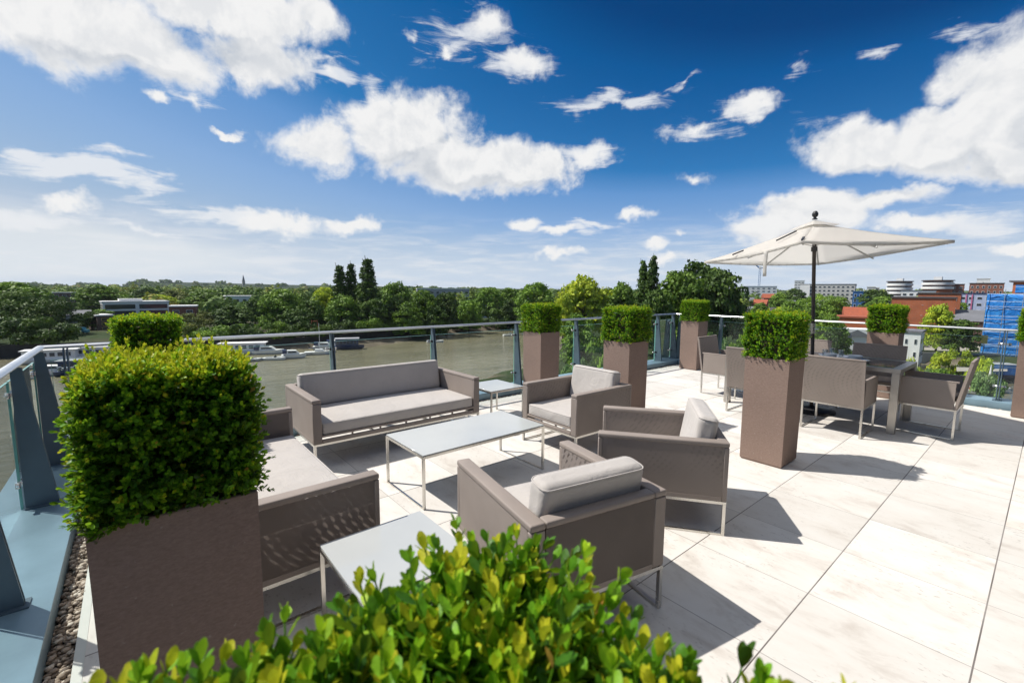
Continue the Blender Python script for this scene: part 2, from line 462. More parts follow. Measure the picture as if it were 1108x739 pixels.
def cushion(name, parent, c, s, r=.03, puff=.012, rot=(0, 0, 0), mat='cushion', n=10):
    """soft box cushion, slightly crowned, with piping along its seams"""
    hx, hy, hz = s[0]/2, s[1]/2, s[2]/2
    def ax(h):
        k = [-1+2*i/n for i in range(n+1)]
        inner = [x*(h-r) for x in k]
        e = [(-h, 0), (-(h-r)-r*.70, 0), (-(h-r)-r*.35, 0)]
        return sorted(set([-h, -(h-r)-r*.7, -(h-r)-r*.3] + inner + [(h-r)+r*.3, (h-r)+r*.7, h]))
    bm = bmesh.new(); cache = {}
    def V(x, y, z):
        ky = (round(x, 5), round(y, 5), round(z, 5))
        if ky in cache: return cache[ky]
        q = Vector((x, y, z))
        inn = Vector((max(-hx+r, min(hx-r, x)), max(-hy+r, min(hy-r, y)), max(-hz+r, min(hz-r, z))))
        d = q - inn
        if d.length > 1e-9: q = inn + d.normalized()*r
        u, v, w = x/hx, y/hy, z/hz
        q.z += puff*(1-u*u)*(1-v*v)*(1 if w > .9 else -1 if w < -.9 else w) * (1.0)
        if abs(v) > .9: q.y += math.copysign(puff*.6*(1-u*u)*(1-w*w), v)
        if abs(u) > .9: q.x += math.copysign(puff*.5*(1-v*v)*(1-w*w), u)
        cache[ky] = bm.verts.new(q); return cache[ky]
    AX = [ax(hx), ax(hy), ax(hz)]
    for a in range(3):
        b, c_ = (a+1) % 3, (a+2) % 3
        for sgn in (-1, 1):
            h = (hx, hy, hz)[a]*sgn
            for i in range(len(AX[b])-1):
                for j in range(len(AX[c_])-1):
                    qs = []
                    for (p, q) in ((i, j), (i+1, j), (i+1, j+1), (i, j+1)):
                        t = [0, 0, 0]; t[a] = h; t[b] = AX[b][p]; t[c_] = AX[c_][q]; qs.append(V(*t))
                    if len(set(qs)) == 4:
                        try: bm.faces.new(qs if sgn > 0 else qs[::-1])
                        except ValueError: pass
    me = bpy.data.meshes.new(name); bm.to_mesh(me); bm.free()
    me.polygons.foreach_set('use_smooth', [True]*len(me.polygons)); me.materials.append(M[mat])
    o = bpy.data.objects.new(name, me); COL.objects.link(o); o.parent = parent; o.location = c; o.rotation_euler = rot
    pm = MB()
    for z in (hz-r*.45, -hz+r*.45):
        k = r*.22
        pts = []
        for (sx, sy) in ((1, 1), (-1, 1), (-1, -1), (1, -1)):
            for t in range(4):
                a0 = math.atan2(sy, sx) - math.pi/4 + t*math.pi/6
                pts.append((sx*(hx-r) + (r*.93)*math.cos(a0), sy*(hy-r) + (r*.93)*math.sin(a0), z))
        pts.append(pts[0]); pts2 = []
        for a_, b_ in zip(pts, pts[1:]):
            L = (Vector(b_)-Vector(a_)).length; m = max(1, int(L/.08))
            for t in range(m): pts2.append(Vector(a_).lerp(Vector(b_), t/m))
        pts2.append(Vector(pts[0]))
        for p in pts2:
            u, v, w = p.x/hx, p.y/hy, p.z/hz
            if abs(v) > .85: p.y += math.copysign(puff*.6*(1-u*u)*(1-w*w), v)
            if abs(u) > .85: p.x += math.copysign(puff*.5*(1-v*v)*(1-w*w), u)
        pm.tube(pts2, .0042, 6, False)
    pm.build('piping', mat, o)
    return o

# ------------------------------------------------------------------ fast leaf meshes
def mesh_np(name, V, F, rndv, mat, parent=None, smooth=False):
    """V (n,3), F (m,k) equal-size polygons, rndv per face"""
    me = bpy.data.meshes.new(name)
    n, (m, k) = len(V), F.shape
    me.vertices.add(n); me.vertices.foreach_set('co', np.ascontiguousarray(V, dtype=np.float32).ravel())
    me.loops.add(m*k); me.loops.foreach_set('vertex_index', F.astype(np.int32).ravel())
    me.polygons.add(m); me.polygons.foreach_set('loop_start', np.arange(m, dtype=np.int32)*k)
    if smooth: me.polygons.foreach_set('use_smooth', np.ones(m, dtype=bool))
    at_ = me.attributes.new('rnd', 'FLOAT', 'FACE'); at_.data.foreach_set('value', rndv.astype(np.float32))
    me.update(calc_edges=True); me.materials.append(M[mat])
    o = bpy.data.objects.new(name, me); COL.objects.link(o)
    if parent: o.parent = parent
    return o
LEAF_HI = (np.array([[0, 0, 0], [-.20, .30, .035], [.20, .30, .035], [0, .32, -.02], [-.27, .62, .05], [.27, .62, .05], [0, .64, -.025], [-.17, .88, .03], [.17, .88, .03], [0, 1.0, -.01]]),
           np.array([[0, 3, 1, 1], [0, 2, 3, 3], [1, 3, 6, 4], [3, 2, 5, 6], [4, 6, 9, 7], [6, 5, 8, 9]]))
LEAF_LO = (np.array([[0, 0, 0], [-.30, .5, .06], [0, 1, 0], [.30, .5, .06]]), np.array([[0, 3, 2, 1]]))

def leaves(base, direc, up, length, tmpl, wid=1.0):
    """place a leaf template at each base point, pointing along direc with face normal near up"""
    T, F = tmpl
    d = direc / np.linalg.norm(direc, axis=1, keepdims=True)
    s = np.cross(d, up); s /= np.linalg.norm(s, axis=1, keepdims=True) + 1e-9
    u = np.cross(s, d)
    P = base[:, None, :] + length[:, None, None]*(T[None, :, 0:1]*wid*s[:, None, :] + T[None, :, 1:2]*d[:, None, :] + T[None, :, 2:3]*u[:, None, :])
    V = P.reshape(-1, 3); n = len(base)
    FF = (F[None] + (np.arange(n)*len(T))[:, None, None]).reshape(-1, F.shape[1])
    return V, FF
def tri_fix(F):
    return F
def sprig_hedge(name, parent, box, nsprig, L, leafL, tmpl, seed, pairs=4, depth=.07, jit=.02, stems=True, tall=0, topy=.25, young0=.5, rp=14, rxy=0):
    """clipped box hedge: sprigs with opposite leaf pairs over the faces of a block and in depth behind them"""
    g = np.random.RandomState(seed)
    x0, x1, y0, y1, z0, z1 = box
    w, d, h = x1-x0, y1-y0, z1-z0
    areas = np.array([w*d*1.25, w*h, w*h, d*h, d*h]); pick = g.choice(5, nsprig, p=areas/areas.sum())
    a, b = g.rand(nsprig), g.rand(nsprig)
    P = np.zeros((nsprig, 3)); Nn = np.zeros((nsprig, 3))
    for k in range(5):
        m = pick == k
        if k == 0: P[m] = np.c_[x0+w*a[m], y0+d*b[m], np.full(m.sum(), z1)]; Nn[m] = (0, 0, 1)
        if k == 1: P[m] = np.c_[x0+w*a[m], np.full(m.sum(), y0), z0+h*b[m]]; Nn[m] = (0, -1, 0)
        if k == 2: P[m] = np.c_[x0+w*a[m], np.full(m.sum(), y1), z0+h*b[m]]; Nn[m] = (0, 1, 0)
        if k == 3: P[m] = np.c_[np.full(m.sum(), x0), y0+d*a[m], z0+h*b[m]]; Nn[m] = (-1, 0, 0)
        if k == 4: P[m] = np.c_[np.full(m.sum(), x1), y0+d*a[m], z0+h*b[m]]; Nn[m] = (1, 0, 0)
    cc_ = np.array([(x0+x1)/2, (y0+y1)/2, z0]); hh = np.array([w/2, d/2, h])
    Q = (P-cc_)/hh; Qm = np.abs(Q); Qm[:, 2] = np.clip(Q[:, 2], 0, 1)
    pn = (Qm**rp).sum(1)**(1/rp); k_ = np.abs(Qm).max(1)/np.maximum(pn, 1e-6)
    if rxy:
        k_ = Qm[:, :2].max(1)/np.maximum((Qm[:, :2]**rxy).sum(1)**(1/rxy), 1e-6)
        P = cc_ + (P-cc_)*np.c_[k_, k_, np.ones(len(k_))]
    else: P = cc_ + (P-cc_)*k_[:, None]
    Nn = Nn + (Q**3)*np.array([1, 1, (1 if True else 0)])*.45; Nn[:, 2] = np.maximum(Nn[:, 2], 0); Nn /= np.linalg.norm(Nn, axis=1, keepdims=True)
    inset = g.rand(nsprig)**1.6*depth
    lump = (np.sin(P[:, 0]*31+seed)+np.sin(P[:, 1]*27+seed*2)+np.sin(P[:, 2]*29+seed*3))*jit*.35
    P = P - Nn*(L*.75 + inset - lump)[:, None] + g.randn(nsprig, 3)*jit*.4
    D = Nn + g.randn(nsprig, 3)*.32; D[:, 2] += .45
    D /= np.linalg.norm(D, axis=1, keepdims=True)
    SL = L*(.7+.6*g.rand(nsprig))
    if tall:
        t = (g.rand(nsprig) < tall) & (pick == 0); SL[t] *= 1.0 + g.rand(t.sum())*.75
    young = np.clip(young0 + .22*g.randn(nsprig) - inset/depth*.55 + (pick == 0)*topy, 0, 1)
    Vs = []; Fs = []; Rs = []; off = 0
    e1 = np.cross(D, g.randn(nsprig, 3)); e1 /= np.linalg.norm(e1, axis=1, keepdims=True); e2 = np.cross(D, e1)
    for k in range(pairs):
        t = (k+.6)/pairs
        spread = 1.15 - .75*t
        for sgn in (-1, 1):
            side = (e1 if k % 2 else e2)*sgn
            base = P + D*(SL*t)[:, None]
            dr = D*(1.15-spread*.55) + side*spread + g.randn(nsprig, 3)*.16
            ll = leafL*(.75+.5*g.rand(nsprig))*(1.0 if t < .8 else .78)
            V, F = leaves(base, dr, D*1.0 + side*-.9 + g.randn(nsprig, 3)*.12, ll, tmpl)
            Vs.append(V); Fs.append(F+off); off += len(V)
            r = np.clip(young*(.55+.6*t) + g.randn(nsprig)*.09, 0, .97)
            old = g.rand(nsprig) < .005; r[old] = 1.0
            Rs.append(np.repeat(r, len(tmpl[1])))
    # terminal leaves
    for q in range(2):
        dr = D + (e1 if q else -e1)*.28
        V, F = leaves(P + D*SL[:, None]*.97, dr, (-e1 if q else e1)+D*.1, leafL*.8*(.7+.5*g.rand(nsprig)), tmpl)
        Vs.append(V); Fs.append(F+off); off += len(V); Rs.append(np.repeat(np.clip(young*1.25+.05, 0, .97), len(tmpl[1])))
    V = np.concatenate(Vs); F = np.concatenate(Fs); r = np.concatenate(Rs)
    if tmpl is LEAF_HI:                          # green twigs carrying the leaves
        A = P - D*.03; B = P + D*SL[:, None]; sv = []; sf = []
        for k_, e_ in enumerate((e1, e2)):
            sv.append(np.stack([A - e_*.0012, A + e_*.0012, B + e_*.0006, B - e_*.0006], 1).reshape(-1, 3))
            sf.append(np.arange(nsprig*4).reshape(-1, 4) + k_*nsprig*4 + len(V))
        V = np.concatenate([V]+sv); F = np.concatenate([F]+sf); r = np.concatenate([r, np.full(nsprig*2, .42)])
    o = mesh_np(name, V, F, r, 'box_leaf', parent)
    return o
# make the template all quads without repeated corners
LEAF_HI = (np.array([[-.035, 0, 0], [.035, 0, 0], [-.20, .30, .035], [.20, .30, .035], [0, .32, -.02], [-.27, .62, .05], [.27, .62, .05], [0, .64, -.025], [-.15, .90, .03], [.15, .90, .03], [0, 1.0, -.01], [0, 0, -.01]]),
           np.array([[0, 11, 4, 2], [11, 1, 3, 4], [2, 4, 7, 5], [4, 3, 6, 7], [5, 7, 10, 8], [7, 6, 9, 10]]))

# ------------------------------------------------------------------ SKY
SUN_AZ, SUN_EL = R(219), R(53)
sun_d = bpy.data.lights.new('sun', 'SUN'); sun_d.energy = 4.4; sun_d.angle = R(.53); sun_d.color = (1, .955, .89)
sun = bpy.data.objects.new('sun', sun_d); COL.objects.link(sun)
sd = Vector((math.cos(SUN_AZ)*math.cos(SUN_EL), math.sin(SUN_AZ)*math.cos(SUN_EL), math.sin(SUN_EL)))
sun.rotation_euler = sd.to_track_quat('Z', 'Y').to_euler()

def sky():
    w = bpy.data.worlds.new('World'); scene.world = w; w.use_nodes = True
    nt = w.node_tree; nt.nodes.clear(); n = N(nt)
    out = n.n('ShaderNodeOutputWorld'); bg = n.n('ShaderNodeBackground')
    st = n.n('ShaderNodeTexSky'); st.sky_type = 'NISHITA'; st.sun_disc = False
    st.sun_elevation = SUN_EL; st.sun_rotation = math.pi/2 - SUN_AZ
    st.air_density = 1.0; st.dust_density = .6; st.ozone_density = 2.2; st.altitude = 0
    gen = n.n('ShaderNodeTexCoord').outputs['Generated']
    d = n.vm('NORMALIZE', gen)
    sp = n.n('ShaderNodeSeparateXYZ'); n.put(sp.inputs[0], d)
    # clear polarised air: deepen the blue away from the sun, keep the horizon
    skyc = st.outputs[0]
    ss = n.n('ShaderNodeSeparateColor'); n.put(ss.inputs[0], skyc)
    stops = [(.26, (0, .33, 1.35)), (.289, (0, .40, 1.60)), (.32, (.01, .75, 2.5)), (.449, (.22, 1.5, 3.8)), (.51, (1.0, 2.4, 4.9)),
             (.637, (1.9, 3.25, 5.5)), (.70, (2.2, 3.5, 5.5)), (.82, (2.8, 3.9, 5.4)), (.93, (3.6, 4.4, 5.5)), (1.0, (5.2, 5.6, 6.0))]
    skyc = n.vm('SCALE', n.ramp(n.math('MULTIPLY', ss.outputs[1], 1/7.0), [(p, tuple(x/7 for x in c)) for p, c in stops]), 7.0)
    el = n.math('MULTIPLY', n.math('ARCSINE', sp.outputs[2]), 180/math.pi)
    az0 = YAW + math.pi/2
    # azimuth relative to a fixed compass bearing, clockwise positive, in degrees
    ca, sa = math.cos(az0), math.sin(az0)
    fwd = n.math('ADD', n.math('MULTIPLY', sp.outputs[0], ca), n.math('MULTIPLY', sp.outputs[1], sa))
    rgt = n.math('SUBTRACT', n.math('MULTIPLY', sp.outputs[0], sa), n.math('MULTIPLY', sp.outputs[1], ca))
    az = n.math('MULTIPLY', n.math('ARCTAN2', rgt, fwd), 180/math.pi)
    cb = n.n('ShaderNodeCombineXYZ'); n.put(cb.inputs[0], az); n.put(cb.inputs[1], el)
    p = cb.outputs[0]
    warp = n.noise(p, .16, 5, .6).outputs['Color']
    warp2 = n.noise(p, .05, 2, .5).outputs['Color']
    q = n.vm('ADD', p, n.vm('SCALE', n.vm('SUBTRACT', warp, (.5, .5, .5)), 5.0))
    q = n.vm('ADD', q, n.vm('SCALE', n.vm('SUBTRACT', warp2, (.5, .5, .5)), 3.0))
    def ae(px, py):
        v = ray(px, py).normalized(); a = math.atan2(v.x*sa - v.y*ca, v.x*ca + v.y*sa)
        return math.degrees(a), math.degrees(math.asin(v.z))
    def field(blobs, q):
        acc = None
        for (px, py, rx, ry, wt, rot) in blobs:
            a0, e0 = ae(px, py); a1, e1 = ae(px+rx, py); a2, e2 = ae(px, py-ry)
            sx = max(.3, math.hypot(a1-a0, 0)); sy = max(.25, abs(e2-e0))
            x = n.n('ShaderNodeVectorMath', operation='MULTIPLY_ADD'); n.put(x.inputs[0], q)
            k1, k2 = 1/sx, 1/sy; x.inputs[1].default_value = (k1, k2, 0)
            x.inputs[2].default_value = (-a0*k1, -e0*k2, 0)
            L = n.vm('LENGTH', x.outputs[0])
            v = n.math('MULTIPLY_ADD', L, -wt, wt)
            acc = v if acc is None else n.math('MAXIMUM', acc, v)
        return acc
    cum = CUMULUS; wis = WISPS
    # horizontal flattening of the noise close to the horizon
    ely = n.math('MULTIPLY', n.math('POWER', n.math('MAXIMUM', el, 0.01), .72), 3.0)
    nv = n.n('ShaderNodeCombineXYZ'); n.put(nv.inputs[0], az); n.put(nv.inputs[1], ely)
    fb = n.noise(nv.outputs[0], .20, 10, .60, .25).outputs[0]
    fb2 = n.noise(n.vm('ADD', nv.outputs[0], (-.5, 1.0, 0)), .20, 8, .64, .25).outputs[0]
    DB = field(cum[:NSHADE], q)
    D = n.math('MAXIMUM', DB, field(cum[NSHADE:], q))
    dens = n.math('ADD', D, n.math('MULTIPLY', n.math('SUBTRACT', fb, .5), 2.5))
    ac = n.rng(dens, -.16, .58, 0, 1, True)
    # wisps
    mpw = n.n('ShaderNodeMapping'); n.put(mpw.inputs[0], p); mpw.inputs['Rotation'].default_value = (0, 0, R(10)); mpw.inputs['Scale'].default_value = (.35, 1.5, 1)
    fw = n.noise(mpw.outputs[0], .55, 8, .6, .8).outputs[0]
    W_ = field(wis, q)
    aw = n.math('MULTIPLY', n.rng(n.math('ADD', W_, n.math('MULTIPLY', n.math('SUBTRACT', fw, .5), 2.2)), 0, .7, 0, 1, True), .85)
    # haze band of far thin cloud over the horizon
    mph = n.n('ShaderNodeMapping'); n.put(mph.inputs[0], p); mph.inputs['Scale'].default_value = (.16, 1.1, 1)
    fh = n.noise(mph.outputs[0], 1.0, 8, .6, .3).outputs[0]
    hz = n.math('MULTIPLY', n.rng(fh, .42, .68, 0, 1, True), n.math('MULTIPLY', n.rng(el, 10, 2.5, 0, 1, True), .62))
    hz0 = n.rng(el, 9.0, -1.0, 0, .62, True)
    # relief: bright on the sunward side, grey below
    rel = n.math('SUBTRACT', fb, fb2)
    D2 = field(cum[:NSHADE], n.vm('ADD', q, (-1.6, 3.2, 0)))
    rel2 = n.math('SUBTRACT', D2, DB)
    lit = n.math('ADD', n.rng(rel, -.10, .08, .0, .45), n.rng(rel2, -.10, .32, .62, -.05))
    lit = n.math('ADD', lit, .0, clamp=True)
    thick = n.rng(n.math('ADD', DB, n.math('MULTIPLY', n.math('SUBTRACT', fb, .5), 1.2)), .05, .7, 0, 1, True)
    shade = n.math('MULTIPLY', n.math('SUBTRACT', 1.0, lit), thick)
    cloudc = n.mix(n.math('MULTIPLY', shade, 1.0, clamp=True), (CW*1.0, CW*1.0, CW*1.0, 1), (CW*.66, CW*.70, CW*.76, 1))
    c = n.mix(hz0, skyc, (CW*.93, CW*.99, CW*1.04, 1))
    c = n.mix(hz, c, (CW*.93, CW*.95, CW*.98, 1))
    c = n.mix(aw, c, (CW*.94, CW*.96, CW*.99, 1))
    c = n.mix(ac, c, cloudc)
    oh = n.noise(n.vm('MULTIPLY', d, (2.2, 2.2, 3.5)), 1.0, 6, .6, .2).outputs[0]
    om = n.rng(sp.outputs[2], .74, .84, 0, 1, True)
    c = n.mix(n.math('MULTIPLY', n.rng(oh, .44, .56, 0, 1, True), om), c, (CW, CW*1.0, CW*1.0, 1))  # unseen overhead cloud, added to brighten and whiten the fill light
    n.put(bg.inputs[0], c); bg.inputs[1].default_value = SKYS
    nt.links.new(bg.outputs[0], out.inputs[0])
    w.cycles.sampling_method = 'MANUAL'; w.cycles.sample_map_resolution = 512
SKYS = .10; SKYG = 2.1; SKYTINT = (.40, .224, .120); CW = 6.9
# px, py, radius x, radius y, weight, rotation: clouds of the photograph as bearings in the sky
CUMULUS = [
 (100, 30, 150, 55, 1.6, 0), (230, 5, 130, 40, 1.5, 0), (275, 62, 75, 38, 1.3, -15), (330, 20, 30, 22, 1.0, 0), (20, 20, 90, 60, 1.5, 0),
 (350, 158, 55, 26, 1.1, 8), (440, 145, 75, 50, 1.6, 0), (500, 175, 100, 38, 1.5, -5), (560, 180, 70, 32, 1.5, 0), (465, 118, 35, 24, 1.0, 0),
 (930, 160, 85, 36, 1.5, 0), (1010, 150, 90, 42, 1.6, 8), (1075, 110, 60, 75, 1.5, 10), (1090, 165, 80, 32, 1.5, 0), (1055, 85, 50, 35, 1.0, 35),
 (870, 228, 90, 26, 1.4, 0), (830, 245, 50, 28, 1.3, 0), (950, 216, 60, 13, 1.1, 0),
 (565, 73, 28, 18, .8, 10), (520, 25, 30, 14, .55, 30), (640, 165, 20, 12, .6, 30), (755, 142, 30, 11, .6, 12), (808, 120, 26, 11, .65, 18),
 (565, 243, 22, 9, 1.0, 0), (597, 250, 20, 7, .9, 0), (600, 275, 30, 6, 1.0, 0), (686, 229, 20, 8, .85, 0), (752, 197, 17, 8, .75, 0), 
 (733, 252, 13, 6, .7, 0), (708, 262, 13, 5, .7, 0), (718, 277, 22, 6, .9, 0), (170, 102, 16, 8, .9, 0), (205, 102, 7, 8, .6, 0), (245, 136, 14, 4, .8, 0),
 (355, 80, 14, 12, .5, 0), (88, 226, 34, 10, 1.0, 0), (305, 240, 60, 15, 1.1, 0), (385, 240, 34, 11, 1.1, 0), (1095, 265, 30, 8, .9, 0), (980, 235, 60, 9, .9, 0), (480, 55, 6, 6, .6, 0),
]
NSHADE = 18
WISPS = [
 (90, 190, 110, 20, 1.2, -14), (30, 170, 60, 14, .9, -8), (30, 238, 80, 14, 1.0, -6), (240, 232, 80, 13, 1.0, -8), (120, 170, 50, 8, .6, 0), (160, 255, 60, 6, .6, 0),
 (670, 110, 70, 12, .75, 12), (740, 92, 22, 5, .6, 10), (620, 118, 30, 10, .5, 0), (500, 40, 60, 30, .5, 40), (950, 55, 30, 8, .55, 15), (1040, 40, 30, 12, .5, 0), (1020, 38, 30, 9, .5, 10),
 (400, 100, 18, 22, .5, 70), (1050, 235, 80, 20, .7, 0), (640, 242, 40, 5, .8, 0), (870, 137, 30, 12, .25, 20), (445, 38, 10, 8, .6, 0), (755, 142, 45, 16, .8, 0), (808, 120, 38, 15, .8, 0), (640, 165, 30, 16, .8, 0), (565, 73, 42, 24, .9, 0), (245, 136, 24, 6, .5, 0), (205, 100, 40, 10, .5, 0), (360, 80, 30, 20, .7, 0), (862, 82, 14, 12, .6, 0), (610, 250, 50, 8, .7, 0),
]
sky()

# ------------------------------------------------------------------ GROUND, RIVER
GZ, WZ = -14.5, -17.0
def P2(px, py, z): v = at(px, py, z); return (v.x, v.y)
FARTOP = [(-300, -500), (-225, -160)] + [P2(x, y, GZ) for x, y in [(0, 377), (60, 375), (120, 373), (200, 371), (262, 369.5), (330, 367.5), (400, 362.5), (470, 356), (540, 350), (556, 347)]] + [(-420, 380)]
FAREDGE = [(-285, -500), (-205, -160)] + [P2(x, y, WZ) for x, y in [(0, 384), (60, 382), (120, 382), (200, 380), (262, 379), (330, 378), (385, 378), (402, 376), (470, 365), (540, 356), (560, 352)]] + [(-400, 385)]
NEARSHORE = [(-330, 370)] + [P2(x, y, WZ) for x, y in [(572, 350), (592, 356), (604, 362), (607, 372), (605, 386), (596, 399), (560, 411), (500, 424)]] + [(-58, 34), (-34, 26), (-14, 22), (-9, 10), (-9, -8), (-12, -200), (-20, -500)]
RIVER = FARTOP + NEARSHORE
WATERP = FAREDGE + [(x + (-3 if i < 9 else 0), y - (0 if i < 9 else 0)) for i, (x, y) in enumerate(NEARSHORE)]
BASIN = [(-30, 104), (8, 98), (12, 150), (-34, 168)]
def sdist(poly, X, Y):
    """signed distance, negative inside"""
    d = np.full(X.shape, 1e9); ins = np.zeros(X.shape, bool); n = len(poly)
    for i in range(n):
        (x0, y0), (x1, y1) = poly[i], poly[(i+1) % n]
        ex, ey = x1-x0, y1-y0
        t = np.clip(((X-x0)*ex + (Y-y0)*ey)/(ex*ex+ey*ey), 0, 1)
        d = np.minimum(d, np.hypot(X-x0-t*ex, Y-y0-t*ey))
        c = ((y0 > Y) != (y1 > Y)) & (X < (x1-x0)*(Y-y0)/((y1-y0) if y1 != y0 else 1e-9)+x0); ins ^= c
    return np.where(ins, -d, d)
def fbm(X, Y, s, seed=0):
    o = np.zeros(X.shape); a = 1.0
    g = np.random.RandomState(seed)
    for k in range(5):
        for _ in range(3):
            th = g.rand()*6.28; ph = g.rand()*6.28
            o += a*np.sin((X*math.cos(th)+Y*math.sin(th))*s*(1+.3*g.rand())+ph)/3
        a *= .5; s *= 2.1
    return o
def height(X, Y):
    wob = fbm(X, Y, .05, 3)*1.2
    d = sdist(RIVER, X, Y) + wob; dw = sdist(WATERP, X, Y) + wob*.7
    t = np.clip(-d/(np.maximum(-d, 0)+np.maximum(dw, 0)+1e-6), 0, 1)
    z = np.where(d >= 0, GZ, np.where(dw > 0, GZ - .9 - 1.55*t**.7, WZ - .1 + np.clip(dw*.3, -2.5, 0))) + 0*X
    # mud shelf: shallow slope on the far side
    db = sdist(BASIN, X, Y); z = np.where(db < 2, np.minimum(z, GZ - 3.2*np.clip((2-db)/3, 0, 1)), z)
    r = np.hypot(X, Y)
    hill = np.clip((r-1500)/2200, 0, 1)
    az = np.degrees(np.arctan2(Y, X))
    z = z + hill*hill*(3-2*hill)*(24 + 30*np.exp(-((az-185)/26.0)**2)) + fbm(X, Y, .0016, 5)*7*np.clip((r-900)/1500, 0, 1)
    return z
def ground():
    t = np.concatenate([np.arange(0, 300, 4.0), 300*1.075**np.arange(0, 50)])
    t = t[t < 5200]
    c = np.concatenate([-t[::-1][:-1], t]); cx, cy = c - 70, c + 60
    X, Y = np.meshgrid(cx, cy); Z = height(X, Y)
    n = len(c); V = np.c_[X.ravel(), Y.ravel(), Z.ravel()]
    i = np.arange(n*n).reshape(n, n); F = np.stack([i[:-1, :-1], i[:-1, 1:], i[1:, 1:], i[1:, :-1]], -1).reshape(-1, 4)
    o = mesh_np('ground', V, F, np.zeros(len(F)), 'ground', None, True); tag(o, kind='structure')
    m = MB(); m.add([(x, y, WZ) for x, y in [(-700, -500), (0, -500), (30, 30), (40, 200), (-60, 420), (-700, 600)]], [tuple(range(6))])
    tag(m.build('water', 'water'), kind='structure')
ground()
def gz(x, y): return float(height(np.array([x], float), np.array([y], float))[0])

# ------------------------------------------------------------------ TERRACE
KL, KR, KB = -.43, 10.05, -5.75       # inner edges of the kerb: left (y), far right (y), river side (x)
XE = 7.0
m = MB(); m.box(KB+.14, XE, KL+.14, KR-.13, -.06, 0); tag(m.build('terrace_floor', 'paving'), kind='structure')
m = MB(); m.box(KB-.42, XE+.3, KL-.55, KR+.45, -.35, -.062); tag(m.build('roof_slab', 'concrete'), kind='structure')
b = empty('apartment_building', (0, 4.8, -14.6), 0, 'pale rendered apartment building carrying the roof terrace', 'building')
m = MB(); m.box(-5.9, 7.0, -5.5, 5.4, -2.6, 14.24); m.build('wall', 'render_wall', b)
for z in (2, 5, 8, 11):
    for x in (-4, -1, 2, 5):
        w_ = MB().box(x-.8, x+.8, 5.37, 5.43, z-1, z+1).build('window', 'window_glass', b)
    for y in (-4, -1, 2):
        MB().box(-5.93, -5.87, y-.8, y+.8, z-1, z+1).build('window', 'window_glass', b)
# light edge stone beside the gravel
m = MB(); m.box(KB+.10, XE, KL+.10, KL+.14, -.06, .002); m.box(KB+.10, KB+.14, KL+.141, KR-.131, -.06, .002); m.box(KB+.10, XE, KR-.13, KR-.09, -.06, .002)
tag(m.build('paving_edge', 'pave_edge'), kind='structure')

b = empty('fill_blocker', (1.05, 4.2, 0), 0, 'added dark glazed block, unseen beside the terrace, cutting the fill light', 'building')  # unseen block added to keep fill light off the shaded faces
MB().box(.02, 5.6, -4.4, 4.7, .001, 3.1).build('wall', 'blocker_dark', b)
MB().box(-.15, 5.9, -4.7, 5.0, 3.102, 3.35).build('roof', 'grey_roof', b)
for k in range(6):
    y = -4.3+1.5*k; f = MB().box(-.04, .018, y, y+1.4, .05, 2.9).build('window', 'dark_plastic', b); MB().box(-.055, -.042, y+.06, y+1.34, .11, 2.84).build('pane', 'blocker_glass', f)
# kerbs
def kerb(name, x0, x1, y0, y1):
    m = MB(); m.box(x0, x1, y0, y1, -.06, .10, None, .006, 2); o = m.build(name, 'kerb_metal'); return tag(o, kind='structure')
kerb('kerb_left', KB-.4, XE, KL-.50, KL)
kerb('kerb_river_side', KB-.40, KB, KL+.001, KR-.001)
kerb('kerb_far', KB-.4, XE, KR, KR+.42)
# gravel strips
def pebbles():
    bm = bmesh.new(); bmesh.ops.create_icosphere(bm, subdivisions=1, radius=1)
    T = np.array([v.co[:] for v in bm.verts]); F0 = np.array([[v.index for v in f.verts] for f in bm.faces]); bm.free()
    g = np.random.RandomState(5); pts = []
    def strip(x0, x1, y0, y1, dens):
        n = int((x1-x0)*(y1-y0)*dens); pts.append(np.c_[x0+(x1-x0)*g.rand(n), y0+(y1-y0)*g.rand(n), -.05+.045*g.rand(n)])
    strip(-5.6, .4, KL+.005, KL+.10, 7500); strip(KB+.005, KB+.10, KL+.1, KR-.1, 3500); strip(KB, 3, KR-.09, KR-.005, 2500)
    P = np.concatenate(pts); n = len(P)
    S = (.008+.010*g.rand(n, 1))*np.c_[1+.5*g.rand(n), .8+.4*g.rand(n), .55+.3*g.rand(n)]
    a = g.rand(n)*6.28; ca, sa = np.cos(a)[:, None], np.sin(a)[:, None]
    TT = T[None]*(1+.18*g.randn(n, 12, 1))*S[:, None, :]
    X = TT[..., 0]*ca - TT[..., 1]*sa; Y = TT[..., 0]*sa + TT[..., 1]*ca
    V = np.stack([X, Y, TT[..., 2]], -1) + P[:, None, :]
    F = (F0[None] + (np.arange(n)*12)[:, None, None]).reshape(-1, 3)
    o = mesh_np('gravel', V.reshape(-1, 3), F, np.repeat(g.rand(n), len(F0)), 'pebble', None, True)
    tag(o, 'brown and cream pebbles filling the drainage strip along the kerb', 'gravel', kind='stuff')
pebbles()

